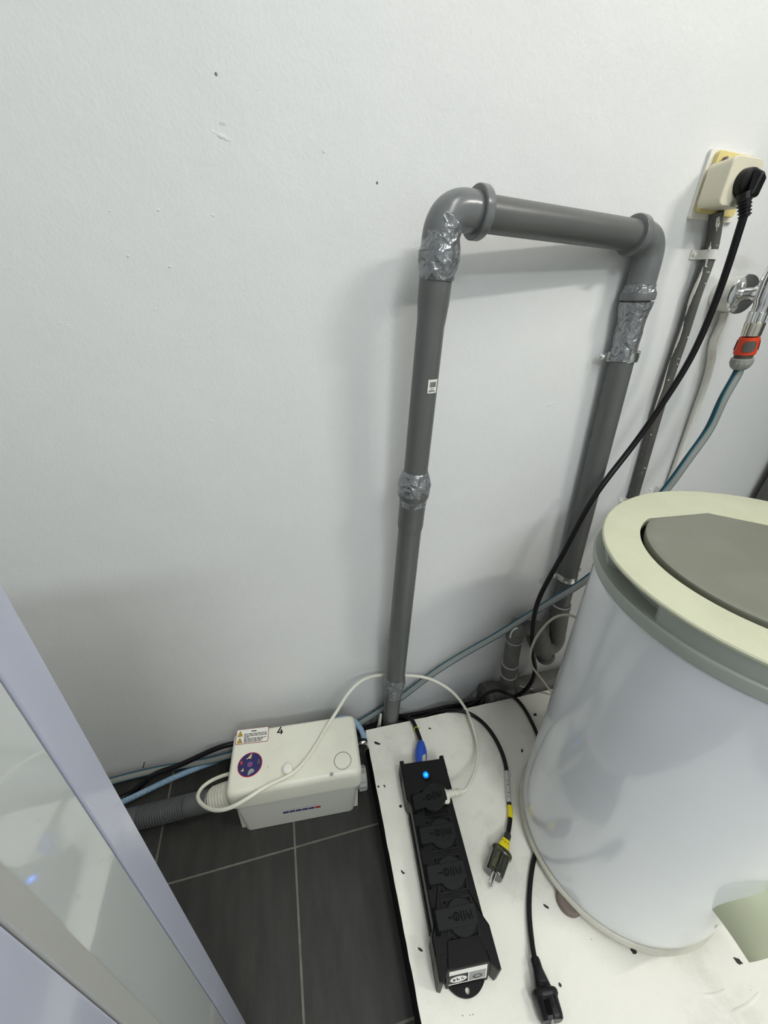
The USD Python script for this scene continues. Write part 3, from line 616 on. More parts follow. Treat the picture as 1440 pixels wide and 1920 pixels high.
# ================================================================ black cord from the wall socket
oc = Thing('socket_lead', (0.78, -0.07, 1.2), 'thick black power cord plugged into the cream wall socket and hanging past the pipes', 'cord')
pc0 = fcx + V(.0035, 0, -.001)
pl_dir = V(0, -1, 0)
oc.part('plug_body', [lathe(pc0 + V(0, .004, 0), pc0 + V(0, -.016, 0), [(0, .0195), (.004, .0195), (.012, .0192), (.016, .0178), (.018, .010)], 40),
                      hull([(pc0 + V(.0, -.014, .011), .005), (pc0 + V(.002, -.022, .006), .0055), (pc0 + V(.007, -.014, .009), .004), (pc0 + V(.008, -.022, .002), .005), (pc0 + V(.005, -.022, -.016), .0055), (pc0 + V(-.003, -.022, -.017), .0055), (pc0 + V(.002, -.012, -.019), .005)], 2)], 'black_rub', 35)
ocp = [(0.7507, -0.0780, 1.2692), (0.7543, -0.0800, 1.2556), (0.7573, -0.0800, 1.2363), (0.7654, -0.0780, 1.1853), (0.7735, -0.0740, 1.1041), (0.7681, -0.0720, 1.0264), (0.7488, -0.0700, 0.9562), (0.7084, -0.0680, 0.8545), (0.6372, -0.0820, 0.7469), (0.6055, -0.0820, 0.6196), (0.5769, -0.0860, 0.5267), (0.5659, -0.0880, 0.4552), (0.5784, -0.0870, 0.3702), (0.5997, -0.0860, 0.2854), (0.6228, -0.0850, 0.2213), (0.6274, -0.0840, 0.1561), (0.6094, -0.0800, 0.1094), (0.5837, -0.0700, 0.0675), (0.5434, -0.0600, 0.0290)]
opath = smooth_path(ocp, .006)
oc.part('cable', tube(opath, .0058, 16), 'black_rub')
o0 = V(*ocp[0]); o1 = V(*ocp[1])
k = unit(o1 - o0)
oc.part('strain_relief', lathe(o0 + V(0, .012, .012) * .6, o0 + k * .026, fine([(0, .0095), (.012, .0088), (.034, .0075)], .001), 24, lambda s, a: .0010 * np.sign(np.sin(s * 1250)) * (s > .010)), 'black_rub')

# ================================================================ white painted water pipe, tap, garden hose
wpx = [(0.8855, -0.0100, 1.1079), (0.8895, -0.0100, 1.0817), (0.8885, -0.0100, 1.0535), (0.8991, -0.0100, 1.0244), (0.9097, -0.0100, 0.9896), (0.9172, -0.0100, 0.9142), (0.9237, -0.0100, 0.8319), (0.9312, -0.0100, 0.7271), (0.9351, -0.0100, 0.6426)]
wp = Thing('water_pipe', (0.89, -0.01, 0.95), 'thin white-painted water pipe running down the wall from the tap flange', 'pipe')
wpp = smooth_path(wpx, .008); wp.part('tube', tube(wpp, .0068, 20), 'white_paint')
m = tube(np.array([p + V(.0058, -.0030, 0) for p in wpp[10:18]]), [.0004, .0012, .0015, .0016, .0015, .0014, .001, .0004], 7); wp.part('rust_line', m, 'foot', True, label='brown line of chipped paint')
conduit_clip((0.9128, -0.0100, 0.7095), wpp[-6] - wpp[-9], 'white clip on the thin white water pipe by the hose', r=.0078, wide=.018)

tap = Thing('water_tap', (0.876, -0.04, 1.13), 'chrome water tap on a round wall flange at the right edge', 'tap')
TC = V(*(0.8701, -0.0440, 1.1389)); TW = V(TC[0], 0, TC[2])
tap.part('wall_cup', lathe(TW, TW + V(0, -.0425, 0), [(0, .0270), (.006, .0285), (.034, .0312), (.0425, .0320)], 48), 'white_paint', label='white painted cup of the flange')
tap.part('flange', lathe(TW + V(0, -.0415, 0), TW + V(0, -.06, 0), [(0, .0315), (.001, .0332), (.004, .0332), (.0052, .0322), (.0075, .0240), (.009, .0125), (.0092, .010)], 56), 'chrome', 25)
TB = V(TC[0] + .004, -.082, TC[2] + .004)
tap.part('inlet', lathe(TW + V(0, -.046, 0), TB, [(0, .0135), (.003, .0135), (.004, .0112), (.016, .0112), (.020, .0132), (.045, .0135)], 32), 'chrome', 30)
TO = V(*(0.8771, -0.0830, 1.0923))
td = unit(TO - TB)
tap.part('body', lathe(TB - td * .05, TO, [(0, .008), (.004, .0125), (.014, .0135), (.034, .0165), (.062, .0160), (.07, .0128), (.09, .0128)], 36), 'chrome', 30)
Lt = np.linalg.norm(TO - TB)
def nut(s, a): return .0009 * np.sign(np.sin(10 * a))
tap.part('outlet_nut', lathe(TO - td * .020, TO, fine([(0, .0135), (.002, .0150), (.018, .0150), (.0195, .0135)], .002), 60, nut), 'chrome', 20)
tap.part('spindle', lathe(TB - td * .046, TB - td * .095, [(0, .010), (.016, .010), (.017, .006), (.049, .006)], 24), 'chrome')
tap.part('handle', [hull([(TB - td * .092 + V(-.026, 0, 0), .006), (TB - td * .092 + V(.026, 0, 0), .006), (TB - td * .098, .008)])], 'chrome')

gh = Thing('garden_hose', (0.88, -0.08, 1.0), 'translucent grey garden hose with teal stripes and an orange tap connector', 'hose')
K0 = V(*(0.8777, -0.0830, 1.0833)); K1 = V(*(0.8862, -0.0830, 1.0206)); kd = unit(K1 - K0)
gh.part('tap_collar', lathe(TO - td * .003, K0 + kd * .016, [(0, .0135), (.0015, .0155), (.006, .0158), (.024, .0152), (.025, .012)], 40), 'brass', label='metal tap collar')
c0 = K0 + kd * .016
gh.part('connector', lathe(c0 - kd * .002, c0 + kd * .06, [(0, .0140), (.001, .0158), (.004, .0162), (.026, .0176), (.031, .0172), (.032, .0140)], 48), 'orange', 30, label='orange connector sleeve')
gh.part('neck', lathe(c0 + kd * .028, c0 + kd * .06, [(0, .0150), (.006, .0150), (.012, .0140)], 40), 'dark_grip')
fdir = unit(V(*CAM) - c0); 
def grip(c, sc):
    f = unit(fdir - kd * (fdir @ kd)); s = np.cross(kd, f); out = []
    for t in np.linspace(0, 1, 9):
        w = .0105 * (1 - abs(2 * t - 1) ** 4) ** .25 if 0 < t < 1 else .006
        rad = .0166 + .0016 * t + .0007; a = np.linspace(-w / rad, w / rad, 9)
        out.append([c + kd * (.004 + .019 * t) + (f * math.cos(x + sc) + s * math.sin(x + sc)) * rad for x in a])
    return grid_mesh(np.array(out), close_v=False, cap=False)
for sc in (-.25, 1.9, -2.2): gh.part('grip_pad', grip(c0, sc), 'dark_grip', True, label='dark grey grip pad')
c1 = c0 + kd * .038
gh.part('hose_nut', lathe(c1 - kd * .002, c1 + kd * .05, fine([(0, .0150), (.0015, .0182), (.010, .0180), (.017, .0150), (.021, .0112), (.022, .008)], .0015), 64, lambda s, a: .0004 * np.sign(np.sin(14 * a)) * (s > .004)), 'grey_pl', 25)
c2 = c1 + kd * .016
hp = [c2, c2 + kd * .012, (0.8767, -0.0860, 0.9533), (0.8722, -0.0880, 0.8942), (0.8485, -0.0900, 0.8312), (0.8241, -0.0900, 0.7647), (0.7859, -0.0860, 0.6789), (0.7512, -0.0820, 0.5835), (0.6927, -0.0770, 0.5044), (0.6318, -0.0700, 0.4544), (0.5691, -0.0580, 0.3946), (0.5075, -0.0400, 0.3252), (0.4285, -0.0280, 0.2624), (0.3291, -0.0220, 0.1854), (0.2678, -0.0200, 0.1286), (0.2099, -0.0200, 0.0884), (0.1541, -0.0220, 0.0571), (0.0856, -0.0280, 0.0367), (-0.0327, -0.0280, 0.0321), (-0.1439, -0.0280, 0.0418), (-0.2189, -0.0240, 0.0363), (-0.2734, -0.0200, 0.0276), (-0.3436, -0.0180, 0.0320), (-0.4174, -0.0180, 0.0353), (-0.4816, -0.0220, 0.0380), (-0.5890, -0.0280, 0.0356), (-0.7114, -0.0400, 0.0390)]
hpath = smooth_path(hp, .008)
gh.part('tube', tube(hpath, .0082, 18), 'hose_grey')
for a, w_, m_ in ((1.95, .62, 'teal_dark'), (1.17, .16, 'teal'), (-1.22, .34, 'teal_dark'), (-.78, .10, 'teal')): gh.part('stripe', stripe(hpath, .0082, V(0, -.75, .66), a - w_, a + w_, 7), m_, True, label='dark teal stripe' if 'dark' in m_ else 'teal stripe')

# ================================================================ macerator pump box
LF, RF, RBk, LB = V(-.1839, -.2080, .197), V(.1027, -.2287, .197), V(.1132, -.0860, .197), V(-.1755, -.0671, .197)
pc = (LF + RF + RBk + LB) / 4; ex = unit((RF - LF) + (RBk - LB)); ez = V(0, 0, 1); ey = np.cross(ez, ex)
W2, D2 = .1445, .0712
pump = Thing('macerator_pump', (pc[0], pc[1], 0.0), 'ivory plastic pump box with a number 4 and round navy sticker on its lid', 'pump')
def pl(u, v, z): return V(pc[0], pc[1], 0) + ex * u + ey * v + ez * z        # pump-local point
def pm(mesh, z=0.0): return basis(mesh, V(pc[0], pc[1], z), ex, ey)
def rrect(a, b, r): return sbox(-a + r, -b + r, a - r, b - r).buffer(r, quad_segs=6)
def loft(secs, n=96):
    P = []
    for a, b, r, z, dy in secs:
        q = rrect(a, b, r).exterior; P.append([(*q.interpolate(s, normalized=True).coords[0], z) for s in np.linspace(0, 1, n, endpoint=False)])
        P[-1] = [(x, y + dy, z) for x, y, z in P[-1]]
    return grid_mesh(np.array(P))
pump.part('box', pm(loft([(.1265, .056, .010, .0005, .003), (.1285, .058, .012, .003, .003), (.1375, .0655, .012, .145, .001)])), 'ivory_body')
pump.part('corner_rib', pm(boxm(-.1375, -.1255, -.046, .050, .001, .14)), 'ivory_body')
pump.part('corner_rib', pm(boxm(.1255, .1375, -.046, .050, .001, .14)), 'ivory_body')
pump.part('lid', pm(loft([(W2 - .004, D2 - .004, .010, .138, 0), (W2 - .001, D2 - .001, .012, .1395, 0), (W2 + .0005, D2, .012, .150, 0), (W2, D2, .013, .182, 0), (W2 - .0018, D2 - .002, .013, .1905, 0), (W2 - .0055, D2 - .006, .013, .1955, 0), (W2 - .010, D2 - .010, .011, .197, 0)])), 'ivory')
ZL = .1972
def on_lid(mesh): return mesh
def lid_patch(poly_pts, h=.0005, z=ZL): return earcut(Polygon([tuple(p[:2]) for p in poly_pts]), h, z)
# warning sticker
w0, w1, w2, w3 = V(*(-0.1683, -0.0663, 0.1972)), V(*(-0.0941, -0.0743, 0.1972)), V(*(-0.0966, -0.1110, 0.1972)), V(*(-0.1696, -0.1025, 0.1972))
def wq(s, t): return (w0 * (1 - s) + w1 * s) * (1 - t) + (w3 * (1 - s) + w2 * s) * t
def quad(s0, s1, t0, t1, z, h=.00035, rr=0):
    p = Polygon([tuple(wq(s, t)[:2]) for s, t in ((s0, t0), (s1, t0), (s1, t1), (s0, t1))])
    if rr: p = p.buffer(-rr).buffer(rr, quad_segs=4)
    return earcut(p, h, z)
wsk = pump.part('warning_sticker', quad(0, 1, 0, 1, ZL - .0003, .0006, .003), 'label_red', False, label='white warning sticker with a red border')
pump.part('paper', quad(.016, .984, .03, .97, ZL + .0001, .0004, .0026), 'label_w', False, parent=wsk)
rl = np.random.default_rng(2)
pump.part('print', quad(.46, .62, .16, .23, ZL + .0004, .0002), 'label_print', False, parent=wsk)
for k, (t, e) in enumerate([(.34, .95), (.42, .95), (.50, .95), (.58, .40), (.655, .95), (.73, .86), (.805, .82), (.88, .80)]):
    s = .25
    while s < e:
        w = rl.uniform(.04, .11); pump.part('print', quad(s, min(s + w, e), t, t + .042, ZL + .0004, .0002), 'label_print', False, parent=wsk); s += w + .012
for t0, t1, b in ((.13, .46, .50), (.58, .90, .0)):
    tri = Polygon([tuple(wq(.125, t0)[:2]), tuple(wq(.20, t1)[:2]), tuple(wq(.05, t1)[:2])])
    pump.part('warning_sign', earcut(tri.buffer(.0003), .0002, ZL + .0004), 'sign_black', False, parent=wsk); pump.part('warning_sign', earcut(tri.buffer(-.0006), .0002, ZL + .0005), 'sign_yellow', False, parent=wsk)
    c_ = wq(.125, t0 + (t1 - t0) * .68)
    if b: pump.part('warning_sign', earcut(Polygon([tuple((c_ + V(x, y, 0))[:2]) for x, y in ((-.0018, .0004), (.0002, .0022), (.0004, .0006), (.0019, .0002), (.0002, -.002), (-.0002, -.0004))]), .0002, ZL + .0007), 'sign_black', False, parent=wsk)
    else: pump.part('warning_sign', [earcut(Point(*(c_ + V(x, 0, 0))[:2]).buffer(.0009), .0002, ZL + .0007) for x in (-.0016, .0016)], 'sign_black', False, parent=wsk)
    pump.part('print', quad(.05, .20, t1 + .02, t1 + .045, ZL + .0004, .0002), 'sign_yellow', False, parent=wsk)
# round navy sticker
rc0 = V(*(-0.1352, -0.1550, 0.1972)); RR = .0263
rsk = pump.part('round_sticker', earcut(Point(*rc0[:2]).buffer(RR, quad_segs=24), .0006, ZL - .0003), 'navy_rim', False, label='round navy sticker with a red rim')
pump.part('print', earcut(Point(*rc0[:2]).buffer(RR - .0016, quad_segs=24), .0004, ZL + .0001), 'navy', False, parent=rsk)
pump.part('print', earcut(Point(*rc0[:2]).buffer(.0055, quad_segs=12), .00015, ZL + .0005), 'violet', False, parent=rsk)
for a in (0.785, 2.356): 
    d_ = V(math.cos(a), math.sin(a), 0)
    pump.part('print', earcut(Polygon([tuple((rc0 + d_ * x + np.cross(ez, d_) * y)[:2]) for x, y in ((-.0045, -.0006), (.0045, -.0006), (.0045, .0006), (-.0045, .0006))]), .00015, ZL + .0006), 'label_red', False, parent=rsk)
def blob(c, pts, mat, sc=1.0): pump.part('print', earcut(Polygon([tuple((V(*c) + V(x, y, 0) * sc)[:2]) for x, y in pts]).buffer(.0006), .0002, ZL + .0005), mat, False, parent=rsk)
blob((-0.1366, -0.1387, 0.1972), ((-.0065, -.003), (-.003, -.001), (.003, .005), (.0048, .0068), (.0036, .0), (.0025, -.0035), (-.001, -.0022)), 'tan')
blob((-0.1327, -0.1711, 0.1972), ((-.0062, -.006), (-.0052, .001), (-.002, .005), (.003, .0055), (.0066, .001), (.0052, -.0018), (.001, -.0026), (-.003, -.005)), 'grey_pl')
blob((-0.1533, -0.1477, 0.1972), ((-.002, -.003), (-.001, .0), (-.0026, .0026), (.0, .0020), (.0022, .0032), (.0012, -.001), (0, -.0035)), 'orange', .9)
blob((-0.1508, -0.1639, 0.1972), ((-.0032, -.0012), (.0, .001), (.0016, .0036), (.0026, -.002), (0, -.003)), 'tan', .9)
blob((-0.1168, -0.1530, 0.1972), ((-.0022, -.005), (-.0012, .0055), (.0012, .0055), (.0026, -.004)), 'dark_grip', .9)
# the number 4
four = meshkit.text_mesh('4', .0175, .0003, bold=True); four.apply_transform(trimesh.transformations.rotation_matrix(-.06, (0, 0, 1)))
fb = four.bounds; fp = (-0.0689, -0.0912, 0.1972); four.apply_translation((fp[0] - (fb[0][0] + fb[1][0]) / 2, fp[1] - (fb[0][1] + fb[1][1]) / 2, ZL))
pump.part('numeral', four, 'sign_black', False, label='black number 4')
# knob, inspection circle, screw
kp = V(*(-0.0545, -0.1876, 0.1972)); pump.part('knob', lathe(kp, kp + ez * .02, [(0, .0135), (.001, .0140), (.0016, .0140), (.0022, .0118), (.009, .0104), (.0105, .0088), (.011, .004), (.0111, .001)], 36), 'ivory')
pump.part('knob_cap', lathe(kp + ez * .010, kp + ez * .02, [(0, .0092), (.0012, .0092), (.0018, .0080), (.0019, .001)], 36), 'white_btn', label='white cap of the knob')
ic = V(*(0.0652, -0.1942, 0.1972))
pump.part('inspection_plug', lathe(ic - ez * .001, ic + ez * .002, [(0, .0183), (.0011, .0183), (.0015, .0178), (.0016, .001)], 48), 'ivory')
rg = np.array([ic + V(math.cos(a), math.sin(a), 0) * .0188 + V(0, 0, .0001) for a in np.linspace(0.0, 6.2832, 60)]); pump.part('seam', tube(rg, .00045, 6), 'sign_black', True, label='dark seam round the inspection plug')
sq = V(*(0.0373, -0.2176, 0.1972)); pump.part('screw', lathe(sq, sq + ez * .003, [(0, .0040), (.0012, .0036), (.0020, .002), (.0021, .0004)], 16), 'grey_pl')
pump.part('speck', lathe(V(*(-0.0974, -0.1693, 0.1972)), V(*(-0.0974, -0.1693, 0.1972)) + ez * .001, [(0, .0009), (.0004, .0005)], 8), 'sign_black')
# strip of five blue squares and a red one on the front
F0, F1 = V(*(-0.0785, -0.2035, 0.0623)), V(*(0.0090, -0.2085, 0.0585))
def front_pt(p):   # on the sloping front face
    u = (p - V(pc[0], pc[1], 0)) @ ex; z = p[2]; f = .058 - .003 + (.0655 - .001 - .055) * np.clip((z - .003) / .142, 0, 1); return pl(u, -f, z), unit(-ey + ez * -.066)
for k in range(6):
    s0, s1 = k / 6 + .008, (k + 1) / 6 - .012
    ctr = F0 + (F1 - F0) * (s0 + s1) / 2; q, nrm = front_pt(ctr); L = np.linalg.norm(F1 - F0) * (s1 - s0)
    sqm = basis(boxm(-L / 2, L / 2, -.0042, .0042, -.0004, .0005), q, ex, np.cross(nrm, ex), nrm)
    sp = pump.part('colour_square', sqm, 'sq_red' if k == 5 else 'sq_blue', False, label='red square' if k == 5 else None)
    if k < 5:
        for j in range(3):
            u0 = -L / 2 + L * (.18 + .22 * j); hh = [.0022, .0030, .0026][(k + j) % 3]
            pump.part('print', basis(boxm(u0, u0 + L * .10, -hh, hh * (.2 + .4 * ((k + j) % 2)), .0005, .0007), q, ex, np.cross(nrm, ex), nrm), 'violet', False, parent=sp)
q, nrm = front_pt(F0 + (F1 - F0) * .5 + V(0, 0, .012))
pump.part('clear_sticker', basis(boxm(-.036, .036, -.0018, .0018, -.0003, .0003), q, ex, np.cross(nrm, ex), nrm), 'cable_mark', False)
# fittings: bellows inlet on the left, outlet and coupling on the right
IN = V(*(-0.1995, -0.1419, 0.0780)); H0 = V(*(-0.2378, -0.1393, 0.0680)); ILn = H0 - IN; HB = np.linalg.norm(ILn)
pump.part('inlet_bellows', lathe(IN - unit(ILn) * .045, H0, fine([(0, .026), (.045, .0265), (.055, .0265), (.045 + HB * .9, .0250), (.045 + HB, .0225)], .001), 40, lambda s, a: .0011 * np.sin(s * 900) * (s > .04)), 'ivory')
pump.part('inlet_spigot', lathe(H0 - unit(ILn) * .004, H0 + unit(ILn) * .02, [(0, .0195), (.03, .0195)], 32), 'post_grey')
pump.part('hose_clamp', lathe(H0 + unit(ILn) * .002, H0 + unit(ILn) * .02, [(0, .020), (.0005, .0214), (.007, .0214), (.0075, .020)], 40), 'zinc')
oR = V(*(0.1225, -0.1478, 0.1300)); oD = unit(ey + ex * .12 - ez * .15); oB = oR - ex * .03 - ey * .004
pump.part('outlet_stub', [tube(np.array([oB, oR - ex * .012, oR - ex * .004 + ey * .002, oR + oD * .010, oR + oD * .022]), .0100, 24), lathe(oR + oD * .008, oR + oD * .04, [(0, .0098), (.0005, .0112), (.02, .0112), (.021, .0098)], 24)], 'black_soft')
pump.part('hose_clamp', lathe(oR + oD * .010, oR + oD * .034, [(0, .0113), (.0006, .0126), (.009, .0126), (.0096, .0113)], 32), 'brass')
pump.part('clamp_screw', lathe(oR + oD * .018 + V(-.004, 0, .0125), oR + oD * .018 + V(.02, 0, .0125), [(0, .0028), (.009, .0028), (.0095, .001)], 12), 'zinc')
gR = pl(.128, -.030, .092)
pump.part('coupling', lathe(gR, gR + ex * .05, fine([(0, .0215), (.012, .0215), (.0125, .0262), (.030, .0262), (.032, .0240), (.033, .010)], .002), 60, lambda s, a: .0008 * np.sign(np.sin(12 * a)) * (s > .013) * (s < .030)), 'grey_pl', 25)

# corrugated drain hose
cr = [H0 + unit(ILn) * .006, (-0.2690, -0.1355, 0.0590), (-0.3004, -0.1305, 0.0500), (-0.3578, -0.1245, 0.0380), (-0.4077, -0.1203, 0.0310), (-0.4947, -0.1173, 0.0280), (-0.6202, -0.1154, 0.0280)]
dh = Thing('drain_hose', (-.33, -.2, 0), 'dark grey corrugated drain hose running left from the pump box across the floor', 'hose')
crp = smooth_path(cr, .0012); n0, n1 = 0, len(crp)
sl = np.r_[0, np.cumsum(np.linalg.norm(np.diff(crp, axis=0), axis=1))]; su_ = np.arange(0, sl[-1], .0006); crp = np.stack([np.interp(su_, sl, crp[:, k]) for k in range(3)], 1)
sl = np.r_[0, np.cumsum(np.linalg.norm(np.diff(crp, axis=0), axis=1))]
def nearest(q): return sl[np.argmin(np.linalg.norm(crp - V(*q), axis=1))]
k0, k1 = nearest((-0.2967, -0.1307, 0.0510)), nearest((-0.4030, -0.1206, 0.0315))
dh.part('cuff', tube(crp[sl < k0 + .001][::8], .0240, 36), 'hose_dark', label='smooth cuff of the hose')
cor = (sl > k0 - .001) & (sl < k1 + .001)
dh.part('corrugations', tube(crp[cor], .0230 + .0018 * np.sin((sl[cor] - k0) * 2 * math.pi / .0060), 36), 'hose_dark', True)
dh.part('tail', tube(crp[sl > k1 - .001][::12], .0240, 36), 'hose_dark')

# light blue hose and black cables in the corner
bh = Thing('water_hose', (-.3, -.1, 0), 'light blue reinforced water hose lying on the floor left of the pump box', 'hose')
bhp = [(-0.5758, -0.0831, 0.0120), (-0.5021, -0.0731, 0.0120), (-0.4480, -0.0615, 0.0120), (-0.3907, -0.0478, 0.0160), (-0.3249, -0.0323, 0.0180), (-0.2547, -0.0215, 0.0210), (-0.1876, -0.0135, 0.0250), V(-.06, -.040, .045), V(.02, -.042, .085), V(.095, -.036, .108), oR + oD * .062 + V(-.004, 0, 0), oR + oD * .018]
bh.part('tube', tube(smooth_path(bhp, .008), .0072, 20), 'hose_blue')
bk = Thing('black_cable', (-.3, -.03, 0), 'black cable crossing over the teal-striped hose at the foot of the wall', 'cable')
bk.part('cable', cord([(-0.4815, -0.0518, 0.0060), (-0.4289, -0.0356, 0.0100), V(*(-0.3861, -0.0360, 0.0476)), V(*(-0.3325, -0.0400, 0.0671)), V(*(-0.2744, -0.0360, 0.0826)), V(*(-0.2034, -0.0300, 0.0927)), V(-.10, -.022, .06), V(.02, -.022, .05), V(.10, -.03, .03)], .0062, 12), 'black_rub')
bk = Thing('black_cable', (.3, -.03, 0), 'black cable lying along the foot of the wall behind the white board', 'cable')
bk.part('cable', cord([V(.06, -.028, .010), V(.13, -.028, .012), (0.2125, -0.0180, 0.0256), (0.2777, -0.0180, 0.0281), (0.3451, -0.0180, 0.0229), (0.4317, -0.0180, 0.0221), (0.4927, -0.0220, 0.0180), V(.50, -.03, .03), V(.54, -.06, .012)], .0062, 12), 'black_rub')
bk = Thing('black_cable', (.1, -.04, 0), 'black cable on the floor between the pump box and the grey riser', 'cable')
bk.part('cable', cord([V(.02, -.012, .008), V(.09, -.014, .010), (0.1606, -0.0360, 0.0314), (0.1995, -0.0360, 0.0423), V(.245, -.036, .022), V(.33, -.040, .018), V(.42, -.045, .008)], .0060, 12), 'black_rub')
tc = Thing('wall_wedge', (.195, -.05, 0), 'small white wooden wedge standing beside the foot of the grey riser', 'wedge')
tc.part('wedge', hull([((0.1848, -0.0550, 0.0667), .003), ((0.1895, -0.0600, 0.1245), .003), (V(.190, -.055, .004), .003), (V(.178, -.055, .004), .003), (V(.186, -.045, .004), .003)], 1), 'white_paint', 20)

# ================================================================ black power strip
SO = V(.251, -.2150, BZ); su = unit(V(-.0348, -.3386, 0)); sv = unit(np.cross(V(0, 0, 1), su)); SL, SH = .3404, .055
if sv[0] < 0: sv = -sv
def sp_(u, v, w): return SO + su * u + sv * v + V(0, 0, w)
def raw(m, o, ex, ey, ez):
    T = np.eye(4); T[:3, 0], T[:3, 1], T[:3, 2], T[:3, 3] = ex, ey, ez, o
    v = np.c_[m.vertices, np.ones(len(m.vertices))] @ T.T; f = m.faces if np.linalg.det(T[:3, :3]) > 0 else m.faces[:, ::-1]
    return trimesh.Trimesh(v[:, :3], f, process=False)
# strip-local frame: x along the strip, y to the left, z up
def lm(mesh): return raw(mesh, SO, su, -sv, V(0, 0, 1))
strip_ = Thing('power_strip', tuple(sp_(SL / 2, 0, 0)), 'black rubber power strip with four lidded sockets and a glowing blue button', 'power strip')
out = [(0, .053), (.074, .053), (.086, .0462), (.275, .0462), (.287, .053), (SL - .022, .053)]
half = [(u, v) for u, v in out]
poly = Polygon(half + [(u, -v) for u, v in half[::-1]]).buffer(-.0015).buffer(.0015, quad_segs=3)
def bev(poly, h, b):  # chamfered prism keeping the corners
    vs = []; a = earcut(poly, h - b); t = np.array(poly.exterior.coords)[:-1]; i = np.array(poly.buffer(-b, join_style=2, mitre_limit=10).exterior.coords)[:-1]
    return a
n_ = 240
def prism(poly, secs, n=n_):
    P = []
    d = np.linspace(0, 1, n, endpoint=False); base = np.array([poly.exterior.interpolate(s, normalized=True).coords[0] for s in d])
    for ins, z in secs:
        if ins <= 0: P.append(np.c_[base, np.full(n, z)]); continue
        ip = poly.buffer(-ins, join_style=2).exterior
        P.append(np.array([(*ip.interpolate(ip.project(Point(*q))).coords[0], z) for q in base]))
    return grid_mesh(np.array(P))
strip_.part('body', lm(prism(poly, [(0.002, 0), (0, .003), (0, SH - .0040), (.0008, SH - .0018), (.0022, SH - .0004), (.0030, SH)])), 'black', 30)
for s in (-1, 1):
    strip_.part('end_rail', lm(prism(sbox(-.0065, s * .0485 - .0045, .030, s * .0485 + .0045), [(.001, 0), (0, .002), (0, SH - .002), (.0015, SH + .0004)], 80)), 'black', 30)
    fp = Polygon([(SL - .030, s * .053), (SL, s * .053), (SL + .002, s * .047), (SL - .010, s * .036), (SL - .030, s * .034)])
    strip_.part('end_rail', lm(prism(fp, [(.001, 0), (0, .002), (0, SH - .004), (.0015, SH + .0002)], 100)), 'black', 30)
    side = Polygon([(.084, s * .0455), (.278, s * .0455), (.274, s * .0492), (.088, s * .0492)])
    strip_.part('side_ledge', lm(prism(side, [(.0005, .001), (0, .003), (0, .018), (.001, .020)], 100)), 'black_soft', 30)
# sloped front face with its label, and the hanging tab with a hole
wedge = np.array([[(SL - .030, -.040, 0), (SL - .030, .040, 0), (SL - .030, .040, SH - .001), (SL - .030, -.040, SH - .001)], [(SL - .011, -.039, 0), (SL - .011, .039, 0), (SL - .011, .039, SH - .002), (SL - .011, -.039, SH - .002)], [(SL - .001, -.036, 0), (SL - .001, .036, 0), (SL - .001, .036, .010), (SL - .001, -.036, .010)]])
strip_.part('front_face', lm(grid_mesh(wedge)), 'black', 20)
fn = unit(V(.010, 0, -(SH - .002 - .010))); fz = unit(np.cross(V(0, 1, 0), fn)) * 1.0
if fz[2] < 0: fz = -fz
def on_front(mesh, d=.0): # mesh x across (towards +v), y up the slope
    o = V(SL - .006, 0, (SH - .002 + .010) / 2) + fz * d; return lm(raw(mesh, o, V(0, -1, 0), -fn, fz))
lb = strip_.part('label', on_front(boxm(-.033, .033, -.0175, .0170, -.0005, .0005)), 'label_w', False, label='white paper label on the front end')
strip_.part('print', on_front(boxm(-.033, .000, -.0145, .0070, .0004, .0007)), 'sign_black', False, parent=lb)
ov = earcut(Point(0, 0).buffer(1, quad_segs=16), .0003); o2 = ov.copy(); o2.apply_scale((.0145, .0078, 1)); o2.apply_translation((-.0165, -.0045, .0006)); strip_.part('print', on_front(o2), 'label_w', False, parent=lb)
for x, y, w, h in ((-.024, -.005, .004, .0045), (-.019, -.003, .0016, .005), (-.0165, -.0055, .005, .0016), (-.0105, -.003, .0015, .005), (-.0078, -.0055, .003, .0015)):
    strip_.part('print', on_front(boxm(x - w / 2, x + w / 2, y - h / 2, y + h / 2, .0009, .0011)), 'sign_black', False, parent=lb)
strip_.part('print', on_front(boxm(.002, .031, -.0150, .0068, .0004, .0006)), 'grey_pl', False, parent=lb)
o3 = earcut(Point(0, 0).buffer(1, quad_segs=12).difference(Point(0, 0).buffer(.6, quad_segs=12)), .0003); o3.apply_scale((.0085, .0052, 1)); o3.apply_translation((.017, -.007, .0006)); strip_.part('print', on_front(o3), 'dark_grip', False, parent=lb)
tabp = Point(SL - .026, 0).buffer(.0405, quad_segs=24).intersection(sbox(SL - .012, -.06, SL + .1, .06)).difference(Point(SL + .0065, .001).buffer(.0042))
strip_.part('hanging_tab', lm(earcut(tabp, .005, .0002)), 'black', 20)
tr = Polygon([(SL - .042, -.026), (SL - .042, .026), (SL - .014, .033), (SL - .014, -.033)]).buffer(.002, quad_segs=3)
strip_.part('raised_panel', lm(prism(tr, [(0, SH - .001), (0, SH + .0014), (.0012, SH + .0024)], 100)), 'black', 25)
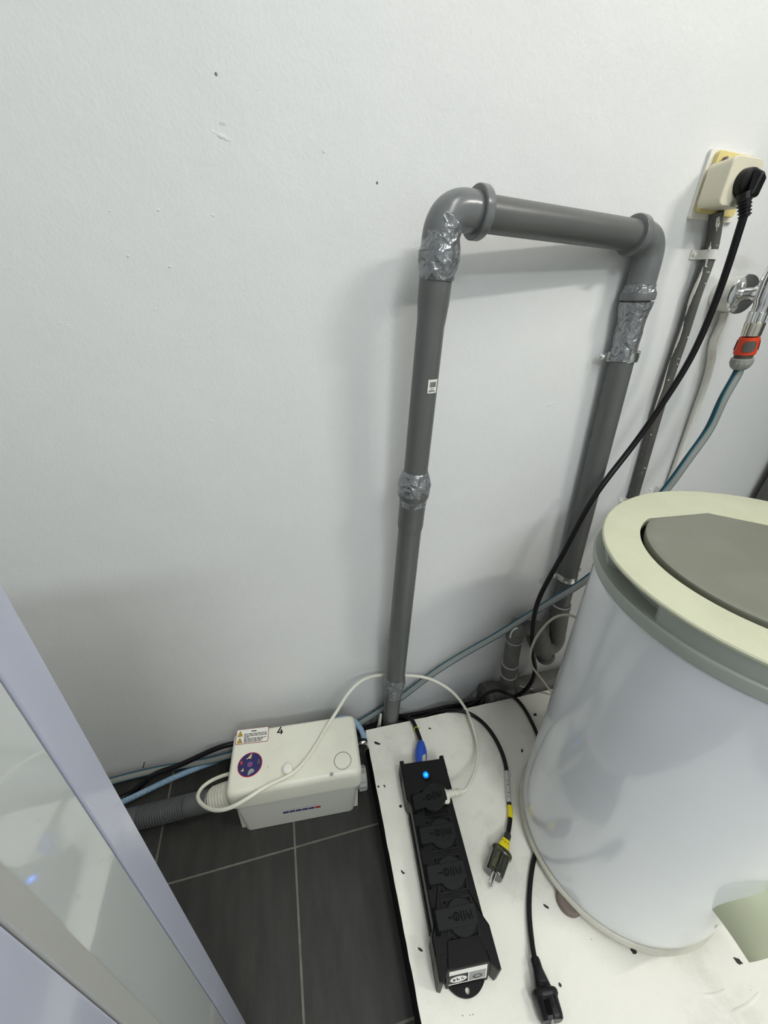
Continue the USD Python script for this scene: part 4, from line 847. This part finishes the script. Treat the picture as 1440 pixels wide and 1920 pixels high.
# button
bu = .0335
strip_.part('button_bezel', lathe(sp_(bu, 0.000, SH - .001), sp_(bu, 0, SH + .01), [(0, .0115), (.0035, .0112), (.0050, .0100), (.0045, .0078), (.0030, .0072), (.0029, .001)], 36), 'black_soft')
bt = strip_.part('button', lathe(sp_(bu, 0, SH + .001), sp_(bu, 0, SH + .01), [(0, .0066), (.0028, .0066), (.0036, .0058), (.0037, .0005)], 28), 'led', label='glowing blue button')
strip_.part('button_core', lathe(sp_(bu + .0005, 0, SH + .0046), sp_(bu + .0005, 0, SH + .006), [(0, .0026), (.0005, .0022), (.0006, .0004)], 16), 'led_core', parent=bt)
gro = smooth_path([sp_(.070, -.038, SH + .0002), sp_(.076, -.015, SH + .0002), sp_(.076, .0, SH + .0002), sp_(.070, .02, SH + .0002)], .004); strip_.part('seam', tube(gro, .0007, 6), 'black_soft')
# sockets
DV = .006
def socket(u, lift=0.0, tilt=0.0):
    fr_ = sbox(u - .0275, DV * -1 - .026, u + .0275, DV * -1 + .030)
    frp = fr_.buffer(-.003).buffer(.003).difference(fr_.buffer(-.0022).buffer(-.003).buffer(.003))
    fpath = strip_.part('socket_frame', lm(earcut(frp, .0016, SH - .0002)), 'black_soft', False)
    for a, b in ((-.023, -.021), (.023, -.021), (-.023, .025), (.023, .025)):
        c = sp_(u + a, DV + -b, SH); strip_.part('screw', lathe(c, c + V(0, 0, .003), [(0, .0022), (.0008, .0020), (.0009, .0004)], 12), 'black_deep', parent=fpath)
    lift_ = lambda m: m
    disc = lathe(V(u, -DV, SH + .0004), V(u, -DV, SH + .01), [(0, .0262), (.0036, .0262), (.0050, .0250), (.0052, .001)], 48)
    band = prism(Polygon([(u - .0150, -DV - .0275), (u - .0150, -DV + .046), (u + .0130, -DV + .046), (u + .0130, -DV - .0275)]).buffer(-.002).buffer(.002, quad_segs=3), [(0, SH + .001), (0, SH + .0058), (.0010, SH + .0068)], 120)
    hinge = boxm(u - .0185, u + .0165, -DV + .0425, -DV + .0490, SH - .0005, SH + .0048)
    Tm = np.eye(4)
    if lift:
        Tm = trimesh.transformations.rotation_matrix(-lift, (1, 0, 0), (u, -DV + .045, SH + .003))
    for m_ in (disc, band): m_.apply_transform(Tm)
    cp = strip_.part('socket_cover', lm(disc), 'black_soft', 30)
    strip_.part('cover_band', lm(band), 'black_soft', 30, parent=cp)
    strip_.part('hinge', lm(hinge), 'black_deep', False, parent=fpath)
    # embossed power sign and bars on the band
    em = []
    zt = SH + .0066
    rg = Point(u - .001, -DV + .010).buffer(.0058, quad_segs=12).difference(Point(u - .001, -DV + .010).buffer(.0042, quad_segs=12)); em.append(earcut(rg, .0009, zt))
    em.append(boxm(u - .0045, u + .0025, -DV + .0092, -DV + .0108, zt, zt + .0009)); em.append(boxm(u - .0018, u - .0002, -DV + .018, -DV + .025, zt, zt + .0009))
    for k, (o, h0, h1) in enumerate(((.0005, -.007, .006), (-.0045, -.007, .006), (-.0095, -.006, .004), (-.0135, -.002, .006), (-.018, -.006, .005))):
        em.append(boxm(u + h0, u + h1, -DV + o - .0008, -DV + o + .0008, zt, zt + .0009))
    for m_ in em: m_.apply_transform(Tm)
    strip_.part('emblem', [lm(m_) for m_ in em], 'black_deep', False, parent=cp, label='embossed power sign and bars')
for u in (.1475, .2105, .2725): socket(u)
socket(.088, lift=.40)

# blue connector cable behind the strip
cn = Thing('connector_cable', tuple(sp_(-.02, 0, 0.03)), 'black cable with a blue locking connector plugged into the back end of the power strip', 'cable')
c0 = sp_(.004, -.002, .030); cb = V(*(0.2712, -0.1539, 0.1220))
cdv = unit(cb - c0); Lc = np.linalg.norm(cb - c0)
cn.part('connector', lathe(c0, cb, [(0, .0135), (Lc * .30, .0137), (Lc * .36, .0148), (Lc * .62, .0150), (Lc * .80, .0125), (Lc * .97, .0088), (Lc, .0070)], 28), 'pc_blue', 30, label='blue connector body')
lt = c0 + cdv * Lc * .12 + sv * .006 + V(0, 0, .0115)
cn.part('latch', hull([(lt - sv * .003, .0022), (lt + sv * .003, .0022), (lt - sv * .003 + cdv * .017, .0022), (lt + sv * .003 + cdv * .017, .0022)], 1), 'pc_grey', 20, label='grey latch')
ccp = [c0 + cdv * Lc * .9, cb, (0.2737, -0.1148, 0.1120), (0.2725, -0.0918, 0.1100), (0.2645, -0.0744, 0.1080), V(.235, -.050, .085), V(.262, -.038, .050), V(.30, -.05, .02)]
cn.part('cable', cord(ccp, .0052, 14), 'black_rub')
tq = V(*(0.2755, -0.1137, 0.1120)); tr_ = unit(V(*(0.2735, -0.1019, 0.1110)) - V(*(0.2738, -0.1350, 0.1160)))
uu, ww = frame_of(tr_); cn.part('tie', tube(np.array([tq + (uu * math.cos(a) + ww * math.sin(a)) * .0072 + tr_ * .002 * math.sin(2 * a) for a in np.linspace(0, 6.2832, 30)]), .0008, 6), 'yellow', label='thin yellow tie')

# ================================================================ ivory cord of the pump with its plug in the strip
wc = Thing('pump_cord', tuple(sp_(.09, .05, .03)), 'ivory power cord looping from the pump box behind the riser to the power strip', 'cord')
q0 = sp_(.084, .024, .068); q1 = V(*(0.3139, -0.2999, 0.1580)); qd = unit(q1 - q0)
wc.part('plug_body', [lathe(sp_(.088, .004, .0555), sp_(.088, .004, .08), [(0, .0185), (.014, .0185), (.017, .016), (.0175, .001)], 36), hull([(sp_(.088, .008, .066), .008), (sp_(.084, .034, .068), .0072), (sp_(.095, .032, .066), .006), (sp_(.076, .030, .066), .006)], 2)], 'ivory_cord', 30)
wc.part('strain_relief', lathe(q0 + qd * .008, q1, fine([(0, .0078), (.034, .0060)], .0009), 20, lambda s, a: .0010 * np.sign(np.sin(s * 1500))), 'ivory_cord', 20)
wcp = [q0 + qd * .02, q1 - qd * .004, q1 + qd * .006, (0.3395, -0.2863, 0.1500), (0.3716, -0.2552, 0.1350), (0.4036, -0.2103, 0.1220), (0.4189, -0.1605, 0.1180), (0.4216, -0.1270, 0.1240), (0.4258, -0.0940, 0.1143), (0.3914, -0.0820, 0.1729), (0.3503, -0.0660, 0.2105), (0.3076, -0.0500, 0.2284), (0.2529, -0.0340, 0.2317), (0.1944, -0.0320, 0.2469), (0.1462, -0.0440, 0.2591), (0.1038, -0.0660, 0.2514), (0.0694, -0.0860, 0.2181), (0.0393, -0.1128, 0.2035), (0.0058, -0.1545, 0.2015), (-0.0203, -0.1809, 0.2015), (-0.0454, -0.1991, 0.2040), (-0.0959, -0.2109, 0.2020), (-0.1373, -0.2255, 0.2015), (-0.1709, -0.2289, 0.1900), (-0.2046, -0.2174, 0.1720), (-0.2368, -0.1893, 0.1500), (-0.2519, -0.1640, 0.1380), (-0.2489, -0.1421, 0.1280), (-0.2290, -0.1265, 0.1220), V(-.150, -.128, .128)]
wc.part('cable', tube(smooth_path(wcp, .005), .0040, 14), 'ivory_cord')

# ================================================================ black cables and plugs on the board
yc = Thing('plug_cable', (0.3636, -0.3948, 0.1000), 'black cable with a yellow band ending in an olive clear plug on the white board', 'cable')
ycp = [V(.30, -.05, .03), V(.345, -.06, .075), (0.4079, -0.0915, 0.1120), (0.4383, -0.1074, 0.1070), (0.4618, -0.1444, 0.1055), (0.4699, -0.1996, 0.1053), (0.4598, -0.2552, 0.1053), (0.4295, -0.3203, 0.1055), (0.4211, -0.3406, 0.1060), (0.4032, -0.3669, 0.1090), (0.3866, -0.3849, 0.1140)]
ypath = smooth_path(ycp, .004)
yc.part('cable', tube(ypath, .0050, 14), 'black_rub')
def sect(a, b, r, mat, name, lab):
    ia = np.argmin(np.linalg.norm(ypath - V(*a), axis=1)); ib = np.argmin(np.linalg.norm(ypath - V(*b), axis=1)); yc.part(name, tube(ypath[ia:ib + 1], r, 18), mat, 30, label=lab)
sect((0.4560, -0.2645, 0.1053), (0.4273, -0.3254, 0.1055), .0056, 'cable_mark', 'cable_label', 'clear sleeve over a printed paper label')
sect((0.4245, -0.3313, 0.1055), (0.4125, -0.3539, 0.1070), .0056, 'yellow', 'band', 'yellow band')
for k in range(7):
    i0 = np.argmin(np.linalg.norm(ypath - V(*(0.4461, -0.2868, 0.1053)), axis=1)) + k * 2; p = ypath[i0]
    if k % 3 != 2: yc.part('print', hull([(p + V(-.0012, 0, .0050), .0009), (p + V(.0006 * (k % 2), .001, .0053), .0009)], 1), 'label_print', True)
# plug
def plug(t, tail, nose, dz, mats, window, roll=0.0):
    tail, nose = V(*tail), V(*nose); d = unit(nose - tail); L = np.linalg.norm(nose - tail); sx = unit(np.cross(d, V(0, 0, 1))); up = np.cross(sx, d)
    rx, ru = sx * math.cos(roll) + up * math.sin(roll), up * math.cos(roll) - sx * math.sin(roll)
    def Q(s, x, z): return tail + d * s + rx * x + ru * z
    def P(s, x, z): return tail + d * s + sx * x + up * z
    def oval(s, a, b, z=0, n=36, e=2.6): 
        an = np.linspace(0, 2 * np.pi, n, endpoint=False); c, s_ = np.cos(an), np.sin(an)
        return [P(s, a * np.sign(x) * abs(x) ** (2 / e), b * np.sign(y) * abs(y) ** (2 / e) + z) for x, y in zip(c, s_)]
    t.part('strain_relief', grid_mesh(np.array([oval(-.002, .0066, .0066, 0, e=2), oval(.001, .0080, .0080, 0, e=2), oval(.012, .0085, .0085, 0, e=2), oval(.030, .0130, .0110), oval(.036, .0150, .0120)])), mats[0], 35)
    t.part('plug_flange', grid_mesh(np.array([oval(.033, .0150, .0120), oval(.0345, .0195, .0160), oval(.037, .0215, .0175), oval(.0415, .0215, .0175), oval(.044, .0195, .0165)])), mats[1], 35)
    body = [oval(.042, .0188, .0160, e=3), oval(L - .006, .0180, .0160, e=3.4), oval(L - .0015, .0172, .0150, e=3.4), oval(L, .0160, .0140, e=3.4)]
    t.part('plug_body', grid_mesh(np.array(body)), mats[2], 35)
    for x in (-1, 1): t.part('earth_strip', hull([(Q(.050, x * .0178, .003), .0018), (Q(L - .006, x * .0170, .003), .0018), (Q(.050, x * .0178, -.003), .0018), (Q(L - .006, x * .0170, -.003), .0018)], 1), mats[3], 20)
    for g in (-.0105, -.0035, .0035, .0105): t.part('grip_rib', hull([(P(.046, g, .0152), .0017), (P(L - .012, g * .96, .0150), .0017)], 1), mats[1], 20)
    t.part('groove', hull([(P(.046, 0, .0158), .0009), (P(L - .001, 0, .0150), .0009), (P(L - .001, 0, .004), .0009)], 1), 'black_deep', 20)
    for s in (-1, 1): t.part('pin', lathe(Q(L - .004, s * .0095, 0), Q(L + .019, s * .0095, 0), [(0, .0024), (.0205, .0024), (.0225, .0018), (.023, .0006)], 16), 'chrome')
    if window:
        w_ = t.part('window', hull([(P(.017, -.004, .0070), .0042), (P(.017, .004, .0070), .0042), (P(.031, -.0062, .0092), .0048), (P(.031, .0062, .0092), .0048)], 2), 'yellow', True, label='yellow window with three dark dots')
        for s in (-.0058, 0, .0058): t.part('dot', trimesh.creation.icosphere(1, .0011).apply_translation(P(.022, s, .0124)), 'sign_black', True, parent=w_)
    else:
        t.part('thumb_pad', hull([(P(.012, 0, .0066), .0045), (P(.026, -.004, .008), .0045), (P(.026, .004, .008), .0045)], 2), 'black_soft', True)
plug(yc, (0.3885, -0.3832, 0.1160), (0.3253, -0.4377, 0.1185), 0, ('smoke', 'olive', 'smoke', 'olive'), True, 1.25)

lc = Thing('dryer_cord', (0.3416, -0.5742, 0.1000), 'black cord running under the spin dryer to a black plug at the bottom edge', 'cord')
lcp = [V(.50, -.052, .012), V(.425, -.045, .03), (0.4644, -0.0620, 0.0779), (0.4824, -0.0660, 0.1018), (0.4993, -0.0720, 0.1329), (0.5224, -0.0780, 0.1453), (0.5501, -0.0840, 0.1331), (0.5839, -0.0908, 0.1080), (0.5912, -0.1190, 0.1065), (0.5907, -0.1549, 0.1062), (0.5823, -0.2081, 0.1062), V(.565, -.262, .1048), V(.530, -.335, .1046), V(.478, -.388, .1046), (0.4295, -0.4260, 0.1050), (0.4042, -0.4518, 0.1050), (0.3823, -0.4795, 0.1050), (0.3657, -0.5052, 0.1065), (0.3534, -0.5300, 0.1080), (0.3448, -0.5486, 0.1120), (0.3408, -0.5597, 0.1160)]
lc.part('cable', tube(smooth_path(lcp, .006), .0047, 14), 'black_rub')
plug(lc, (0.3410, -0.5574, 0.1170), (0.3288, -0.6244, 0.1185), 0, ('black_rub', 'black_rub', 'black_rub', 'black_deep'), False, 1.25)

tb = Thing('thin_cord', (0.5865, -0.1000, 0.3722), 'thin beige cord looping behind the white board beside the dryer', 'cord')
tb.part('cable', cord([V(.66, -.18, .36), (0.6497, -0.1250, 0.4443), (0.6250, -0.1180, 0.4481), (0.6068, -0.1120, 0.4376), (0.5896, -0.1080, 0.4107), (0.5773, -0.1060, 0.3748), (0.5718, -0.1060, 0.3343), (0.5794, -0.1040, 0.2886), (0.5977, -0.1000, 0.2501), (0.6255, -0.0980, 0.2099), (0.6545, -0.0980, 0.1704), (0.6912, -0.1000, 0.1202), (0.7048, -0.1051, 0.1035), V(.66, -.15, .1035)], .0031, 10), 'beige_cord')

# ================================================================ spin dryer
DC = V(.6213, -.4227)
def dp3(r, a, z): return V(DC[0] + r * math.cos(a), DC[1] + r * math.sin(a), z)
sd_ = Thing('spin_dryer', (DC[0], DC[1], BZ), 'tall white enamelled spin dryer with a cream lid ring standing on the board', 'spin dryer')
def rev(prof, seg=128): return lathe(V(DC[0], DC[1], 0), V(DC[0], DC[1], 1), prof, seg)
zz = np.linspace(.122, .766, 60)
rr_ = np.interp(zz, [.122, .128, .16, .22, .30, .45, .60, .766], [.1885, .1905, .1925, .1935, .1945, .1965, .2005, .2048])
sd_.part('body', rev(np.c_[zz, rr_]), 'enamel', True)
sd_.part('base_rim', rev(np.array([(.112, .172), (.1125, .192), (.1145, .1952), (.1178, .1955), (.1215, .1935), (.1240, .190), (.1245, .185)])), 'rim_cream', True)
sd_.part('base_plate', rev(np.array([(.1115, .150), (.1125, .150), (.113, .19), (.117, .19)])), 'black_wood', True)
for a in np.radians([-154, -34, 86]):
    q = dp3(.186, a, BZ); sd_.part('foot', lathe(q, q + V(0, 0, 1), [(0, .020), (.001, .0235), (.006, .0240), (.012, .0225), (.0135, .020)], 36), 'foot', 30, label='brown rubber foot')
# upper collar with a slim bead
sd_.part('collar', rev(np.array([(.745, .200), (.7640, .2050), (.7648, .2085), (.7662, .2098), (.774, .2118), (.7800, .2128), (.7830, .2124), (.7846, .2106), (.7850, .205), (.7852, .19)])), 'lid_grey', 30)
# lid skirt: a set-back wall with a hand grip recess; and the cream top ring, wider towards the back
KA = np.radians([-180, -174, -164, -156, -148, -120, -90, -60, -30, 0, 20, 37, 45, 57, 74, 85, 100, 113, 126, 137, 147, 158, 167, 176, 180])
KR = np.array([.2195, .2195, .2200, .2205, .2210, .2215, .222, .223, .230, .246, .252, .252, .246, .237, .228, .221, .213, .209, .2085, .209, .212, .215, .2175, .2185, .2195])
def outline(a): a = (a + math.pi) % (2 * math.pi) - math.pi; return np.interp(a, KA, KR)
an = np.linspace(-math.pi, math.pi, 240, endpoint=False)
ker = np.array([outline(an + k) for k in np.linspace(-.14, .14, 9)]).mean(0)
def skirt_ring(z, inset, rec):
    o = []
    for a, r in zip(an, ker):
        d = (math.degrees(a) + 360) % 360
        e0, e1 = 155.0, 185.0
        w = np.clip((d - e0) / 2.5, 0, 1) * np.clip((e1 - d) / 2.5, 0, 1)
        o.append(dp3(r - inset - rec * w, a, z))
    return o
sd_.part('lid_skirt', grid_mesh(np.array([skirt_ring(.7848, .0125, .020), skirt_ring(.795, .0105, .022), skirt_ring(.806, .0075, .024), skirt_ring(.816, .0040, .022)]), cap=False), 'lid_grey', 30, label='grey-green lid skirt with a hand grip recess')
# hinged lid disc with two flat chords at the back
h0, h1, h2 = V(*(0.5702, -0.2845, 0.8240)), V(*(0.6619, -0.2884, 0.8240)), V(*(0.7207, -0.3401, 0.8240))
RD = .1535
def disc_r(a):
    d = V(math.cos(a), math.sin(a)); r = RD
    for p, q in ((h0, h1), (h1, h2)):
        e = (q - p)[:2]; nrm = V(-e[1], e[0]); nrm /= np.linalg.norm(nrm)
        if nrm @ (p[:2] - DC) < 0: nrm = -nrm
        den = nrm @ d
        if den > 1e-6: r = min(r, (nrm @ (p[:2] - DC)) / den)
    return r
ad = np.linspace(-math.pi, math.pi, 360, endpoint=False); dr = np.array([disc_r(a) for a in ad])
def dring(z, ins): return [dp3(r - ins, a, z) for a, r in zip(ad, dr)]
sd_.part('lid_disc', grid_mesh(np.array([dring(.8080, .004), dring(.8090, .001), dring(.8200, .0), dring(.8225, .0010), dring(.8238, .004), dring(.8240, .010)])), 'lid_disc', 40, label='olive grey lid disc, cut flat at the back')
def ring_of(z, rr): return [dp3(r, a, z) for a, r in zip(ad, rr)]
gap = .0012 + .0075 * np.clip(.5 + .62 * np.cos(ad - math.radians(-150)), 0, 1)
hr = dr + gap
ker2 = np.interp(ad, an, ker, period=2 * math.pi)
def outer(z, ins): return ring_of(z, ker2 - ins)
sd_.part('lid_ring', grid_mesh(np.array([outer(.8125, .012), outer(.8130, .003), outer(.8150, .0006), outer(.8180, .0), outer(.8200, .0014), outer(.8206, .004), ring_of(.8206, hr + .0012), ring_of(.8196, hr), ring_of(.806, hr - .0002)]), cap=False), 'lid_cream', 40, label='cream lid ring')
sd_.part('lid_well', grid_mesh(np.array([ring_of(.8065, hr + .002), ring_of(.8060, hr * .2), ring_of(.8059, hr * .01)]), cap=False), 'black_deep', 40)
# spout
n1, n2 = 40, 14
a0, a1 = math.radians(-110.5), math.radians(-64)
def spout_pt(s, t, dr_=0.0):
    a = a0 + (a1 - a0) * s; arch = (max(0.0, math.sin(math.pi * min(max(s, 0), 1)))) ** .45
    p = dp3(.190 - .004, a, .333 + .058 * arch)
    A_, D_ = V(*(0.5792, -0.6614, 0.3000)), V(.672, -.6615, .30)
    q = A_ + (D_ - A_) * s + V(0, -.006 * arch, .030 * arch)
    m = p + (q - p) * t + V(0, 0, .010 * math.sin(math.pi * t) * (.3 + .7 * arch)); return m - V(0, 0, dr_)
top_ = np.array([[spout_pt(s, t) for s in (1 - np.cos(np.linspace(0, math.pi, n1))) / 2] for t in np.linspace(0, 1, n2)])
bot_ = np.array([[spout_pt(s, t, .004) for s in (1 + np.cos(np.linspace(0, math.pi, n1))) / 2] for t in np.linspace(0, 1, n2)])
sd_.part('spout', grid_mesh(np.concatenate([top_, bot_], 1)), 'spout', 40, label='grey-green spout hood')
bk0 = spout_pt(.42, .02) + V(.01, .0, .012)
sd_.part('spout_lug', hull([(dp3(.192, math.radians(-90), .388), .006), (dp3(.196, math.radians(-87), .372), .006), (dp3(.192, math.radians(-84), .395), .006)], 2), 'white_btn', True)
q = dp3(.199, math.radians(-89), .389); sd_.part('screw', lathe(q, q + unit(V(0, -1, .2)) * .01, [(0, .0042), (.002, .0040), (.003, .0024), (.0032, .0005)], 16), 'sign_black')
